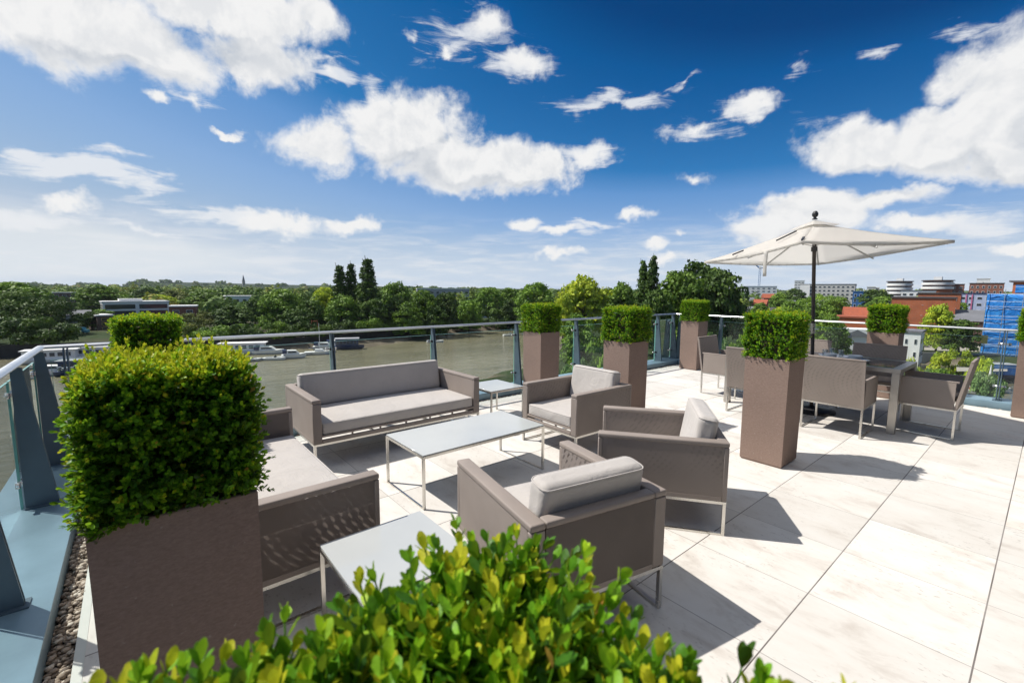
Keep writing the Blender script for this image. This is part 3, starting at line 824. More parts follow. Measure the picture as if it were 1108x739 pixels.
# balustrades: handrail, glass, fins
RAILZ = 1.19
def balustrade(label, p0, p1, inward, posts, ends=(0, 0)):
    p0, p1 = Vector(p0), Vector(p1); L = (p1-p0).length; d = (p1-p0).normalized(); ang = math.atan2(d.y, d.x)
    r = empty('glass_balustrade', (p0.x, p0.y, .10), ang, label, 'balustrade')
    # local: x along, y inward or outward
    nrm = Vector((-d.y, d.x)); s = 1 if nrm.dot(Vector(inward)) > 0 else -1
    H = RAILZ-.10
    h = MB(); n = 12
    vs = []
    for x in (-ends[0], L+ends[1]):
        for k in range(n):
            a = 2*math.pi*k/n; vs.append((x, .034*math.cos(a), H + .019*math.sin(a)))
    h.add(vs, [(k, (k+1) % n, (k+1) % n+n, k+n) for k in range(n)] + [tuple(range(n))[::-1], tuple(range(n, 2*n))], True)
    h.build('handrail', 'rail_metal', r)
    g0 = -.0
    yy = -s*.05
    xs = sorted(posts)
    edges = [0.04] + [x for x in xs if .3 < x < L-.3] + [L-.04]
    for a, b in zip(edges, edges[1:]):
        if b-a < .25: continue
        g = MB(); g.add([(a+.012, yy, -.06), (b-.012, yy, -.06), (b-.012, yy, H-.13), (a+.012, yy, H-.13)], [(0, 1, 2, 3)])
        go = g.build('glass_pane', 'glass', r)
        e = MB(); e.box(a+.012, b-.012, yy-.006, yy+.006, H-.13, H-.126); e.box(a+.010, a+.013, yy-.006, yy+.006, -.06, H-.131); e.box(b-.013, b-.010, yy-.006, yy+.006, -.06, H-.131)
        e.build('pane_edge', 'glass_edge', go)
    for x in xs:
        f = MB()
        for o_ in (-.018, .008):
            f.prism([(s*-.03, 0), (s*.15, 0), (s*.15, .03), (s*.03, H-.03), (s*-.03, H-.02)], 0, x+o_, x+o_+.012)
        f.box(x-.05, x+.05, min(s*-.03, s*.17), max(s*-.03, s*.17), .001, .009)
        fo = f.build('fin_post', 'fin_metal', r)
        for z in (.20, H-.22):
            c = MB(); c.box(x-.075, x+.075, yy-.012, yy+.012, z-.011, z+.011, None, .004, 1); c.box(x-.018, x+.018, min(yy, s*.03), max(yy, s*.03), z-.016, z+.016)
            c.lathe([(0, -.02), (.014, -.02), (.014, .02), (0, .02)], (x-.055, yy, z), 8); c.lathe([(0, -.02), (.014, -.02), (.014, .02), (0, .02)], (x+.055, yy, z), 8)
            c.build('clamp', 'clamp', fo)
    return r
XR = -6.0; YL = -.69; YR = 10.30
balustrade('glass balustrade with blue grey fins on the near left edge beside the big planter', (XR, YL), (XE-.5, YL), (0, 1), [.13, 1.19, 2.69, 4.19, 5.69, 7.19, 8.69, 10.19, 11.69], (.02, 0))
balustrade('long glass balustrade along the river side behind the sofa', (XR, YL+.002), (XR, YR), (1, 0), [.16, 1.16, 2.64, 4.14, 5.80, 7.34, 8.80, 10.19, 10.86], (0, .02))
balustrade('glass balustrade behind the dining table facing the buildings', (XR, YR+.002), (XE-.5, YR+.002), (0, -1), [.12, 1.14, 2.6, 4.08, 5.55, 7.02, 8.5, 9.97, 11.4], (.02, 0))

# ------------------------------------------------------------------ PLANTERS
PS, PH = .415, 1.09
def planter_mesh():
    m = MB(); a = PS/2; t = .018; tp = .004
    def ring(h, z): return [(-h, -h, z), (h, -h, z), (h, h, z), (-h, h, z)]
    vs = ring(a-.02, 0) + ring(a-.006, .02) + ring(a, PH-.004) + ring(a-.003, PH) + ring(a-t, PH) + ring(a-t, PH-.06)
    fs = [(3, 2, 1, 0)]
    for k in range(5):
        for i in range(4): fs.append((k*4+i, k*4+(i+1) % 4, k*4+4+(i+1) % 4, k*4+4+i))
    m.add(vs, fs); return m
P_first = None
def planter(label, x, y, hq, seed, fol=None):
    """box planter with its clipped box bush; x, y = centre"""
    global P_first
    r = empty('box_planter', (x, y, 0), 0, label, 'planter', 'square stone planters with clipped box bushes')
    if P_first is None:
        a = planter_mesh().build('container', 'planter', r)
        s_ = MB().add([(-.19, -.19, PH-.055), (.19, -.19, PH-.055), (.19, .19, PH-.055), (-.19, .19, PH-.055)], [(0, 1, 2, 3)]).build('soil', 'soil', r)
        P_first = (a, s_)
    else:
        for q in P_first:
            c = q.copy(); COL.objects.link(c); c.parent = r
    if fol is not None:
        f = empty  # a copied bush
        for k, q in enumerate(fol):
            c = q.copy(); COL.objects.link(c); c.parent = r; c.rotation_euler = (0, 0, seed*math.pi/2)
        return r, fol
    h0 = PH-.005; h1 = PH + hq['h']; e = hq.get('e', .235)
    core = MB(); ci = hq.get('core', .075); core.box(-e+ci, e-ci, -e+ci, e-ci, h0-.05, h1-ci*1.05)
    # plain dark core box, its colour standing in for deep shade in the gaps
    co = core.build('dark_core', 'gap_shade', r)
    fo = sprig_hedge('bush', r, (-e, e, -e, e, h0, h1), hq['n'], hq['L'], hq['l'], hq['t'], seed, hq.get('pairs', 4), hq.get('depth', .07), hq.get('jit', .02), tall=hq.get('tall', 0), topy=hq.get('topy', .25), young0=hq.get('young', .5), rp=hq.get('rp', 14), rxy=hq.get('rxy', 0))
    return r, (co, fo)
mid = dict(h=.44, e=.232, n=3700, L=.034, l=.020, t=LEAF_LO, pairs=3, depth=.045, jit=.024, core=.07, topy=.25, young=.60)
_, fm = planter('square planter with clipped box bush, closest to the dining table and armchairs', -1.80, 5.03, mid, 3)
_, fm2 = planter('planter with box bush behind the right side of the front facing armchair', -3.64, 5.03, dict(mid, e=.235), 8)
planter('planter with box bush behind the front facing armchair, on its left, nearest the river', -5.29, 5.04, dict(mid, h=0.435), 41)
planter('planter with small looking box bush in the far corner of the terrace', -5.19, 9.70, dict(mid, h=0.440), 42)
planter('planter with box bush behind the dining table', -1.79, 9.70, dict(mid, h=0.445), 43)
planter('planter with box bush cut off by the right edge of the photo', -.07, 9.70, dict(mid, h=0.430), 44)
planter('dark box bush in planter near the left corner of the balustrade, beyond the big bush', -4.72, .07, dict(mid, h=.42, e=.205), 45)
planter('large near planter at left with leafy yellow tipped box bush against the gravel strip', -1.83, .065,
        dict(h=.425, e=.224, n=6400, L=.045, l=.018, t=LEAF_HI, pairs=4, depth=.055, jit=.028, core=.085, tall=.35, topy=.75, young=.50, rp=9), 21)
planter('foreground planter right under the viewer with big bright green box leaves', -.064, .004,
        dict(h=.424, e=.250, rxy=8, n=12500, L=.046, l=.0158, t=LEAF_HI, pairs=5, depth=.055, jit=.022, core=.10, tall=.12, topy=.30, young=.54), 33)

# ------------------------------------------------------------------ LOUNGE FURNITURE
AH, BZ, AT = .69, .235, .085      # arm height, underside, arm thickness
def seat_unit(name, label, cat, W, D, loc, rz, group=None, open_weave=True):
    """sling sofa or armchair; local front is -y, origin on the floor under the centre"""
    r = empty(name, (loc[0], loc[1], 0), rz, label, cat, group)
    hx, hy = W/2, D/2
    # steel sledges and ring
    for sx in (-1, 1):
        m = MB(); x0 = sx*(hx-.014); t = .011
        m.box(x0-t, x0+t, -hy+.003, -hy+.025, .001, BZ-.001); m.box(x0-t, x0+t, hy-.025, hy-.003, .001, BZ-.001); m.box(x0-t, x0+t, -hy+.0255, hy-.0255, .001, .016)
        m.build('leg', 'steel', r)
    m = MB(); m.box(-hx+.002, hx-.002, -hy+.002, -hy+.026, BZ, BZ+.02); m.box(-hx+.002, hx-.002, hy-.026, hy-.002, BZ, BZ+.02)
    m.box(-hx+.002, -hx+.026, -hy+.0265, hy-.0265, BZ, BZ+.02); m.box(hx-.026, hx-.002, -hy+.0265, hy-.0265, BZ, BZ+.02)
    for k in range(1, int(W/.5)): m.box(-hx+W*k/int(W/.5)-.01, -hx+W*k/int(W/.5)+.01, -hy+.0265, hy-.0265, BZ+.001, BZ+.019)
    m.build('base_frame', 'steel', r)
    # arms
    z0 = BZ+.021
    for sx in (-1, 1):
        a, b_ = (sx*hx, sx*(hx-AT)); xa, xb = min(a, b_), max(a, b_)
        m = MB()
        m.box(xa, xb, -hy, hy, AH-.035, AH, None, .010, 3)
        m.box(xa+.001, xb-.001, -hy+.001, -hy+.035, z0, AH-.0355, None, .006, 1)
        m.box(xa+.001, xb-.001, hy-.036, hy-.001, z0, AH-.0355, None, .006, 1)
        m.box(xa+.001, xb-.001, -hy+.0355, hy-.0365, z0, z0+.03)
        ar = m.build('armrest', 'sling', r)
        for x, nx in ((xa+.003, -1), (xb-.003, 1)):
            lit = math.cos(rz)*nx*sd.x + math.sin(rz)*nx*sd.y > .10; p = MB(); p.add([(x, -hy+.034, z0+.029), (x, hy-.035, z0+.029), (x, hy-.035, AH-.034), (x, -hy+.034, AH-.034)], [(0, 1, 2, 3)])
            p.build('textile_panel', 'sling_moire' if open_weave == 'both' else 'sling_open' if (lit and nx*sx < 0 and open_weave) else 'sling' if lit else 'sling_shaded', ar)  # panels facing off the sun take the darker, shade-coloured copy
    # back
    xi = hx-AT-.001
    m = MB(); m.box(-xi, xi, hy-.07, hy, AH-.035, AH-.0005, None, .010, 3)
    m.box(-xi, xi, hy-.069, hy-.001, z0, z0+.03)
    for k in range(0, int(W/.5)+1):
        x = -xi + .02 + (2*xi-.04)*k/max(1, int(W/.5)); m.box(x-.015, x+.015, hy-.066, hy-.006, z0+.031, AH-.036)
    bk = m.build('backrest', 'sling', r)
    for y, ny in ((hy-.067, -1), (hy-.003, 1)):
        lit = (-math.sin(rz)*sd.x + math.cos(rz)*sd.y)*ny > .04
        p = MB(); p.add([(-xi, y, z0+.029), (xi, y, z0+.029), (xi, y, AH-.034), (-xi, y, AH-.034)], [(0, 1, 2, 3)]); p.build('textile_panel', 'sling_open' if (lit and ny < 0 and open_weave) else 'sling' if lit else 'sling_shaded', bk)
    # seat platform with a slot below
    m = MB(); m.box(-xi, xi, -hy+.002, -hy+.03, z0, z0+.035, None, .005, 1)
    m.box(-xi, xi, -hy+.004, hy-.071, z0+.058, z0+.078)
    for k in range(1, max(3, int(W/.28))):
        x = -xi+2*xi*k/max(3, int(W/.28)); m.box(x-.007, x+.007, -hy+.01, -hy+.028, z0+.0355, z0+.0575)
    m.build('seat_frame', 'sling', r)
    # cushions
    sz0 = z0+.080; sh = .115
    cushion('seat_cushion', r, (0, (-hy+.012+hy-.075)/2, sz0+sh/2), (2*xi-.012, D-.09, sh), .022, .012)
    bt = .15; bh = .40 if W < 1.2 else .375
    cushion('back_cushion', r, (0, hy-.155, sz0+sh+bh/2-.012), (2*xi-.03, bt, bh), .045, .0, (R(-9), 0, 0))
    return r
def puffup(): pass
# positions are measured on the floor grid of the terrace
seat_unit('sofa', 'long three seat sofa with its back to the river balustrade', 'sofa', 1.955, .995, (-4.933, 2.215), R(90), None, False)
seat_unit('sofa', 'sofa half hidden behind the big left planter, with its arm in the shade', 'sofa', 1.955, .99, (-3.40, .535), R(180))
def chair_at(label, a, b, w, d, ow=True):
    """a = rear corner on the viewer's right going b = other rear corner; front lies to the left of a->b ... solved from two rear corners"""
    a, b = Vector(a), Vector(b); e = (b-a).normalized(); f = Vector((-e.y, e.x))
    c = (a+b)/2 + f*d/2
    rz = math.atan2(f.y, f.x) + math.pi/2
    return seat_unit('armchair', label, 'armchair', w, d, c, rz, 'sling armchairs with pale cushions', ow)
chair_at('armchair with its back turned to the viewer, beside the front side table', (-1.425, 1.305), (-1.25, 2.145), .855, .915)
chair_at('armchair seen from its side between the coffee table and the large central planter', (-1.375, 3.155), (-1.88, 3.85), .86, .915, 'both')
seat_unit('armchair', 'armchair facing the viewer at the far end of the coffee table', 'armchair', .855, .915, (-3.445, 3.855), R(-1), 'sling armchairs with pale cushions', 'both')

def glass_table(name, label, x0, x1, y0, y1, h, group):
    r = empty(name, ((x0+x1)/2, (y0+y1)/2, 0), 0, label, 'table', group)
    hx, hy = (x1-x0)/2, (y1-y0)/2
    m = MB(); m.box(-hx+.004, hx-.004, -hy+.004, hy-.004, h-.010, h, None, .002, 1); m.build('tabletop', 'pale_glass', r)
    t = .020
    m = MB(); m.box(-hx, hx, -hy, -hy+t, h-.031, h-.011); m.box(-hx, hx, hy-t, hy, h-.031, h-.011); m.box(-hx, -hx+t, -hy+t+.0005, hy-t-.0005, h-.031, h-.011); m.box(hx-t, hx, -hy+t+.0005, hy-t-.0005, h-.031, h-.011)
    m.build('frame', 'steel', r)
    for sx in (-1, 1):
        for sy in (-1, 1):
            a, b_ = sorted((sx*hx, sx*(hx-t))); c, d = sorted((sy*hy, sy*(hy-t)))
            MB().box(a, b_, c, d, .001, h-.0315).build('leg', 'steel', r)
    if name == 'coffee_table' or True:
        for sy in (-1, 1):
            c, d = sorted((sy*hy, sy*(hy-t))); MB().box(-hx+t+.0005, hx-t-.0005, c+.002, d-.002, .001, .012).build('floor_bar', 'steel', r)
    return r
glass_table('coffee_table', 'long low coffee table with pale glass top in the middle of the lounge set', -3.765, -3.08, 1.668, 2.995, .45, None)
glass_table('side_table', 'square pale glass side table in front, half hidden by the foreground leaves', -2.305, -1.72, .645, 1.225, .45, 'square glass side tables')
glass_table('side_table', 'small square side table between the long sofa and the far armchair', -5.15, -4.55, 3.46, 4.02, .45, 'square glass side tables')

# ------------------------------------------------------------------ DINING SET
TZ = .815
r = empty('dining_table', (-2.20, 7.64, 0), 0, 'dining table with steel frame and dark glossy top under the parasol', 'table')
hx, hy = 1.065, .51
m = MB(); m.box(-hx, hx, -hy, -hy+.09, TZ-.05, TZ); m.box(-hx, hx, hy-.09, hy, TZ-.05, TZ); m.box(-hx, -hx+.09, -hy+.0905, hy-.0905, TZ-.05, TZ); m.box(hx-.09, hx, -hy+.0905, hy-.0905, TZ-.05, TZ)
m.build('frame', 'brushed', r)
MB().box(-hx+.091, hx-.091, -hy+.091, hy-.091, TZ-.02, TZ-.002).build('tabletop', 'dark_glass', r)
for sx in (-1, 1):
    for sy in (-1, 1):
        a, b_ = sorted((sx*hx-sx*.002, sx*(hx-.085))); c, d = sorted((sy*hy-sy*.002, sy*(hy-.085)))
        MB().box(a, b_, c, d, .001, TZ-.0505, None, .004, 1).build('leg', 'brushed', r)
def dining_chair(loc, rz, label):
    r = empty('dining_chair', (loc[0], loc[1], 0), rz, label, 'chair', 'sling dining chairs round the table')
    W, D = .655, .60; hx, hy = W/2, D/2; lz = .35
    for sx in (-1, 1):
        x = sx*(hx-.013); m = MB(); m.box(x-.011, x+.011, -hy, -hy+.022, .001, lz); m.box(x-.011, x+.011, hy-.022, hy, .001, lz); m.box(x-.011, x+.011, -hy+.0225, hy-.0225, .001, .014); m.build('leg', 'steel', r)
    m = MB(); m.box(-hx+.002, hx-.002, -hy, -hy+.022, lz+.0005, lz+.02); m.box(-hx+.002, hx-.002, hy-.022, hy, lz+.0005, lz+.02); m.box(-hx+.002, -hx+.024, -hy+.0225, hy-.0225, lz+.0005, lz+.02); m.box(hx-.024, hx-.002, -hy+.0225, hy-.0225, lz+.0005, lz+.02)
    m.build('base_frame', 'steel', r)
    z0 = lz+.021
    for sx in (-1, 1):
        xa, xb = sorted((sx*hx, sx*(hx-.034)))
        m = MB(); m.box(xa, xb, -hy, hy-.002, .69, .71, None, .006, 2); m.box(xa+.001, xb-.001, -hy+.001, -hy+.03, z0, .6895); m.box(xa+.001, xb-.001, -hy+.0305, hy-.03, z0, z0+.02)
        ar = m.build('armrest', 'sling', r)
        for x in (xa+.002, xb-.002):
            MB().add([(x, -hy+.029, z0+.019), (x, hy-.028, z0+.019), (x, hy-.028, .691), (x, -hy+.029, .691)], [(0, 1, 2, 3)]).build('textile_panel', 'sling', ar)
    # back: leaning slab, hollow between two skins
    def yb(z): return hy - .03 + (z-z0)*.17
    m = MB(); zt = .965
    vs = []
    for z in (z0, zt):
        for y in (yb(z), yb(z)+.028):
            for x in (-hx, hx): vs.append((x, y, z))
    m.box(-hx, hx, yb(zt)-.001, yb(zt)+.029, zt-.02, zt, None, .006, 2)
    for sx in (-1, 1):
        xa, xb = sorted((sx*hx, sx*(hx-.03)))
        m.add([(xa, yb(z0), z0), (xb, yb(z0), z0), (xb, yb(z0)+.028, z0), (xa, yb(z0)+.028, z0), (xa, yb(zt-.021), zt-.021), (xb, yb(zt-.021), zt-.021), (xb, yb(zt-.021)+.028, zt-.021), (xa, yb(zt-.021)+.028, zt-.021)],
              [(0, 3, 2, 1), (4, 5, 6, 7), (0, 1, 5, 4), (1, 2, 6, 5), (2, 3, 7, 6), (3, 0, 4, 7)])
    bk = m.build('backrest', 'sling', r)
    for o_ in (.001, .027):
        MB().add([(-hx+.029, yb(z0)+o_, z0), (hx-.029, yb(z0)+o_, z0), (hx-.029, yb(zt-.02)+o_, zt-.02), (-hx+.029, yb(zt-.02)+o_, zt-.02)], [(0, 1, 2, 3)]).build('textile_panel', 'sling_moire', bk)
    cushion('seat', r, (0, -.015, .475), (W-.075, D-.05, .05), .015, -.006, (0, 0, 0), 'sling', 6)
    return r
dc = dining_chair((-1.68, 6.89), R(180), 'nearest dining chair, back to the viewer, right of the central planter')
def dchair(loc, rz, label):
    c = copy_tree(dc); c.location = (loc[0], loc[1], 0); c.rotation_euler = (0, 0, rz); c['label'] = label; return c
dchair((-2.66, 6.91), R(180), 'dining chair with its back mostly hidden behind the left of the central planter')
dchair((-.935, 7.71), R(-90), 'dining chair at the right end of the table, seen from its side')
dchair((-3.52, 7.78), R(90), 'dining chair at the left end of the table with dark leaning back')
dchair((-1.67, 8.36), R(0), 'dark dining chair on the far side of the table, in front of a planter')
dchair((-2.62, 8.36), R(0), 'dark dining chair on the far side of the table, just left of the parasol pole')

# parasol
def parasol():
    r = empty('parasol', (-2.18, 7.62, 0), 0, 'square off white parasol standing through the dining table', 'parasol')
    m = MB(); m.lathe([(0, .09), (.03, .088), (.05, .07), (.27, .05), (.30, .03), (.30, .001), (0, .001)], n=36); m.build('base', 'dark_plastic', r)
    t = Vector((-.045, -.035, 1)).normalized()
    def ax(z): return Vector((t.x*z, t.y*z, z))
    m = MB(); m.tube([ax(.05), ax(2.70)], .024, 16); m.build('pole', 'timber_dark', r)
    m = MB(); m.tube([ax(1.15), ax(1.30)], .031, 16); m.tube([ax(1.22)+Vector((.03, -.02, 0)), ax(1.22)+Vector((.09, -.05, 0))], .008, 8); m.build('crank', 'steel', r)
    top = ax(2.73)
    rr = 1.47; a0 = R(13); hz = {0: 2.40, 1: 2.24, 2: 2.235, 3: 2.35}
    corners = []
    for k in range(4):
        a = a0 + k*math.pi/2; corners.append(Vector((top.x + rr*math.cos(a), top.y + rr*math.sin(a), hz[k])))
    n = 14
    cv = MB()
    for k in range(4):
        A, B = corners[k], corners[(k+1) % 4]
        idx = {}; vs = []; fs = []
        for i in range(n+1):
            for j in range(i+1):
                s_, t_ = i/n, (j/i if i else 0)
                q = top.lerp(A.lerp(B, t_), s_)
                sag = .10*s_*(1-s_)*1.0 * (1 - .0*t_) + .11*math.sin(math.pi*t_)*s_*s_
                q = q - Vector((0, 0, sag)) + Vector((0, 0, .085*math.sin(math.pi*t_)*s_*s_))
                if i == n: q += (top-q).xy.to_3d()*.06*math.sin(math.pi*t_)
                idx[i, j] = len(vs); vs.append(q)
        for i in range(n):
            for j in range(i+1):
                fs.append((idx[i, j], idx[i+1, j], idx[i+1, j+1]))
                if j < i: fs.append((idx[i, j], idx[i+1, j+1], idx[i, j+1]))
        # valance hem
        for j in range(n):
            p, q = vs[idx[n, j]], vs[idx[n, j+1]]
            o_ = len(vs); vs += [p - Vector((0, 0, .035)), q - Vector((0, 0, .035))]; fs.append((idx[n, j], o_, o_+1, idx[n, j+1]))
        cv.add(vs, fs, True)
    c = cv.build('canopy', 'canvas', r)
    md = c.modifiers.new('thickness', 'SOLIDIFY'); md.thickness = .003
    # vent cap above
    vt = MB(); vs = [ax(2.765)]; 
    for k in range(4):
        a = a0 + k*math.pi/2; f = .20; p = top.lerp(corners[k], f); vs.append(p + Vector((0, 0, .022)))
    vt.add(vs, [(0, 1, 2), (0, 2, 3), (0, 3, 4), (0, 4, 1)])
    v = vt.build('vent', 'canvas', c); md = v.modifiers.new('thickness', 'SOLIDIFY'); md.thickness = .003
    # ribs, finial, strap
    for k in range(8):
        e = corners[k//2] if k % 2 == 0 else (corners[k//2]+corners[(k//2+1) % 4])/2
        p0 = ax(2.66); p1 = p0.lerp(e, .96) + Vector((0, 0, -.05 if k % 2 == 0 else -.09))
        m = MB(); m.tube([p0, p1], .011, 6); rb = m.build('rib', 'rib_metal', r)
        if k % 2 == 0: MB().tube([ax(2.40), p0.lerp(p1, .30)], .006, 6).build('strut', 'rib_metal', rb)
    m = MB(); m.tube([ax(2.33), ax(2.39)], .04, 12); m.build('hub', 'dark_plastic', r)
    m = MB(); m.lathe([(0, .12), (.02, .115), (.036, .09), (.04, .07), (.034, .045), (.018, .03), (.02, .015), (.034, .01), (.034, 0), (0, 0)], tuple(ax(2.775)), 16); m.build('finial', 'dark_plastic', r)
    # dark strips standing in for seam gaps in the canopy's side panel
    A, B = corners[2], corners[3]
    for (s0, s1, tt, w_) in ((.34, .68, .62, .016), (.86, .99, .35, .016), (.86, .99, .99, .02)):
        p, q = top.lerp(A.lerp(B, tt), s0), top.lerp(A.lerp(B, tt), s1)
        m = MB(); up_ = Vector((0, 0, .016)); sd_ = (B-A).normalized()*w_
        m.add([p+up_-sd_, p+up_+sd_, q+up_+sd_*.6, q+up_-sd_*.6, p-up_*.1-sd_, p-up_*.1+sd_, q-up_*.1+sd_*.6, q-up_*.1-sd_*.6], [(0, 1, 2, 3), (4, 7, 6, 5), (0, 4, 5, 1), (1, 5, 6, 2), (2, 6, 7, 3), (3, 7, 4, 0)])
        m.build('seam_gap_strip', 'dark_plastic', c)
    pts = [corners[3].lerp(corners[2], .32) + Vector((.02, .02, -.03)), ]
    p = pts[0]; m = MB(); 
    vs = []
    for k in range(7):
        y = -.055*k; w_ = .022; o_ = .006*math.sin(k*1.3); vs += [p + Vector((-w_, o_, y)), p + Vector((w_, o_+.004, y))]
    m.add(vs, [(2*k, 2*k+1, 2*k+3, 2*k+2) for k in range(6)], True)
    s_ = m.build('tie_strap', 'canvas', c); md = s_.modifiers.new('thickness', 'SOLIDIFY'); md.thickness = .002
simple('timber_dark', (.055, .045, .04), .5, .3)
parasol()

# tableware
def lathe_thing(name, label, cat, loc, prof, mat, group=None, n=28):
    o = MB().lathe(prof, n=n).build(name, mat); o.location = loc; return tag(o, label, cat, group)
bowl = [(0, .008), (.045, .008), (.05, .0), (.055, .0), (.075, .03), (.082, .065), (.079, .066), (.070, .032), (.04, .014), (0, .012)]
lathe_thing('serving_plate', 'round dark serving plate under the white bowl on the dining table', 'plate', (-1.70, 7.58, TZ+.001), [(0, 0), (.10, 0), (.165, .014), (.167, .019), (.10, .007), (0, .007)], 'plate_dark')
lathe_thing('bowl', 'white bowl standing on the dark plate on the dining table', 'bowl', (-1.70, 7.58, TZ+.009), bowl, 'ceramic')
lathe_thing('bowl', 'white bowl left of the plate on the dining table', 'bowl', (-1.97, 7.50, TZ+.001), [(r_*.95, z*1.2) for r_, z in bowl], 'ceramic')
lathe_thing('tray', 'pale oval tray at the back of the dining table', 'tray', (-2.0, 7.78, TZ+.001), [(0, 0), (.16, 0), (.19, .02), (.19, .024), (.155, .008), (0, .008)], 'ceramic')
for k, (x, y, lb) in enumerate([(-2.08, 7.66, 'clear glass tumbler left of the white bowls'), (-1.90, 7.72, 'clear glass tumbler just behind the white bowls'), (-2.05, 7.86, 'clear glass tumbler standing at the back of the pale tray')]):
    lathe_thing('tumbler', lb, 'glass', (x, y, TZ+(.010 if k else .002)), [(0, .004), (.028, .004), (.03, 0), (.036, .11), (.033, .11), (.027, .01), (0, .01)], 'clear_ware', 'drinking glasses on the dining table', 16)

# ------------------------------------------------------------------ TREES
def tree_proto(kind, seed, nleaf, leaf=.045):
    """unit tree: height 1, crown radius about .5 for 'round'; returns crown and trunk meshes as a thing"""
    g = np.random.RandomState(seed)
    C = []; Rr = []
    if kind == 'round':
        for _ in range(95):
            v = g.randn(3); v /= np.linalg.norm(v)
            rad = g.rand()**.3; zz = v[2]*rad
            wv = 1 - .28*max(0, zz)
            C.append((v[0]*rad*.36*wv, v[1]*rad*.36*wv, .53+zz*.37)); Rr.append(.07+.06*g.rand())
        for _ in range(22):
            a = g.rand()*6.28; q = .2+.16*g.rand(); C.append((math.cos(a)*q, math.sin(a)*q, .14+.14*g.rand())); Rr.append(.08+.05*g.rand())
    if kind == 'wide':
        for _ in range(85):
            a = g.rand()*6.28; q = g.rand()**.5*.56; z = .22+.62*g.rand()**.8*(1-(q/.62)**2.4); C.append((math.cos(a)*q, math.sin(a)*q, z+.04)); Rr.append(.08+.07*g.rand())
    if kind == 'poplar':
        for _ in range(480):
            z = .06+.90*g.rand(); q = (.105*min(1, (1-z)*2.1)**.75*min(1, z*5+.3)+.004)*g.rand()**.5; a = g.rand()*6.28
            C.append((math.cos(a)*q, math.sin(a)*q, z)); Rr.append(.018+.012*g.rand())
    if kind == 'bush':
        for _ in range(34):
            a = g.rand()*6.28; q = g.rand()**.5*.7; z = .12+.7*g.rand()*(1-(q/.85)**2); C.append((math.cos(a)*q, math.sin(a)*q, z)); Rr.append(.13+.1*g.rand())
    C = np.array(C); Rr = np.array(Rr)
    k = g.choice(len(C), nleaf, p=Rr**2/(Rr**2).sum())
    v = g.randn(nleaf, 3); v /= np.linalg.norm(v, axis=1, keepdims=True); v[:, 2] = np.abs(v[:, 2])*.8+v[:, 2]*.2
    P = C[k] + v*(Rr[k]*(.55+.5*g.rand(nleaf)**.7))[:, None]*np.array([1, 1, .8])
    d = np.cross(v, g.randn(nleaf, 3)) + g.randn(nleaf, 3)*.3
    V, F = leaves(P, d, v + g.randn(nleaf, 3)*.45, leaf*(.6+.9*g.rand(nleaf)), LEAF_LO, 1.5)
    F = F
    r = np.clip(.5+.25*g.randn(len(C))[k] + .15*g.randn(nleaf), 0, 1)
    crown = (V, F, r)
    t = MB(); hgt = {'round': .5, 'wide': .42, 'poplar': .9, 'bush': .3}[kind]
    wd = {'round': .028, 'wide': .035, 'poplar': .018, 'bush': .02}[kind]
    t.tube([(0, 0, -.03), (.004, .003, hgt*.4), (-.006, .004, hgt*.75), (.002, -.004, hgt)], [wd, wd*.75, wd*.6, wd*.4], 8)
    for _ in range(8):
        a = g.rand()*6.28; z = hgt*(.45+.5*g.rand()); q = {'round': .26, 'wide': .38, 'poplar': .05, 'bush': .35}[kind]
        t.tube([(0, 0, z), (math.cos(a)*q*.5, math.sin(a)*q*.5, z+.07), (math.cos(a)*q, math.sin(a)*q, z+.17)], [wd*.45, wd*.3, wd*.12], 5)
    return crown, t
PROTO = {}
for kind, nv, nl, lf in (('round', 4, 8500, .036), ('wide', 2, 11000, .030), ('poplar', 2, 10000, .017), ('bush', 3, 6000, .055)):
    for i in range(nv):
        (V, F, r), t = tree_proto(kind, 100+17*i+len(kind), nl, lf)
        me = mesh_np('crown', V, F, r, 'tree_mid'); meC = me.data; bpy.data.objects.remove(me)
        to = t.build('trunk', 'bark'); meT = to.data; bpy.data.objects.remove(to)
        PROTO[kind, i] = (meC, meT)
def tree(name, kind, i, x, y, h, w, mat, label, cat='tree', group=None, z=None, rz=None):
    z = gz(x, y)-.3 if z is None else z
    r = empty(name, (x, y, z), rnd.random()*6.28 if rz is None else rz, label, cat, group)
    r.scale = (w, w, h)
    meC, meT = PROTO[kind, i]
    c = bpy.data.objects.new('crown', meC); COL.objects.link(c); c.parent = r
    c.material_slots[0].link = 'OBJECT'; c.material_slots[0].material = M[mat]
    t = bpy.data.objects.new('trunk', meT); COL.objects.link(t); t.parent = r
    return r
KW = {'round': .82, 'wide': 1.25, 'poplar': .195, 'bush': 1.55}
NMS = {'round': 'broadleaf_tree', 'wide': 'spreading_tree', 'poplar': 'poplar_tree', 'bush': 'shrub'}
def T(px0, px1, ytop, dist, kind, mat, label, group=None, base=None, flat=None):
    """tree filling the columns px0..px1 with its top at row ytop, standing at forward distance dist"""
    px = (px0+px1)/2; p = far(px, dist, 0)
    g_ = gz(p.x, p.y) if base is None else base
    zt = zof(px, ytop, dist); wm = (far(px1, dist, 0)-far(px0, dist, 0)).length
    h = max(1.5, (zt-g_+.3)/.97); w = wm/KW[kind]
    i = rnd.randrange({'round': 4, 'wide': 2, 'poplar': 2, 'bush': 3}[kind])
    return tree(NMS[kind], kind, i, p.x, p.y, h, w, mat, label, 'tree' if kind != 'bush' else 'shrub', group, g_-.3)

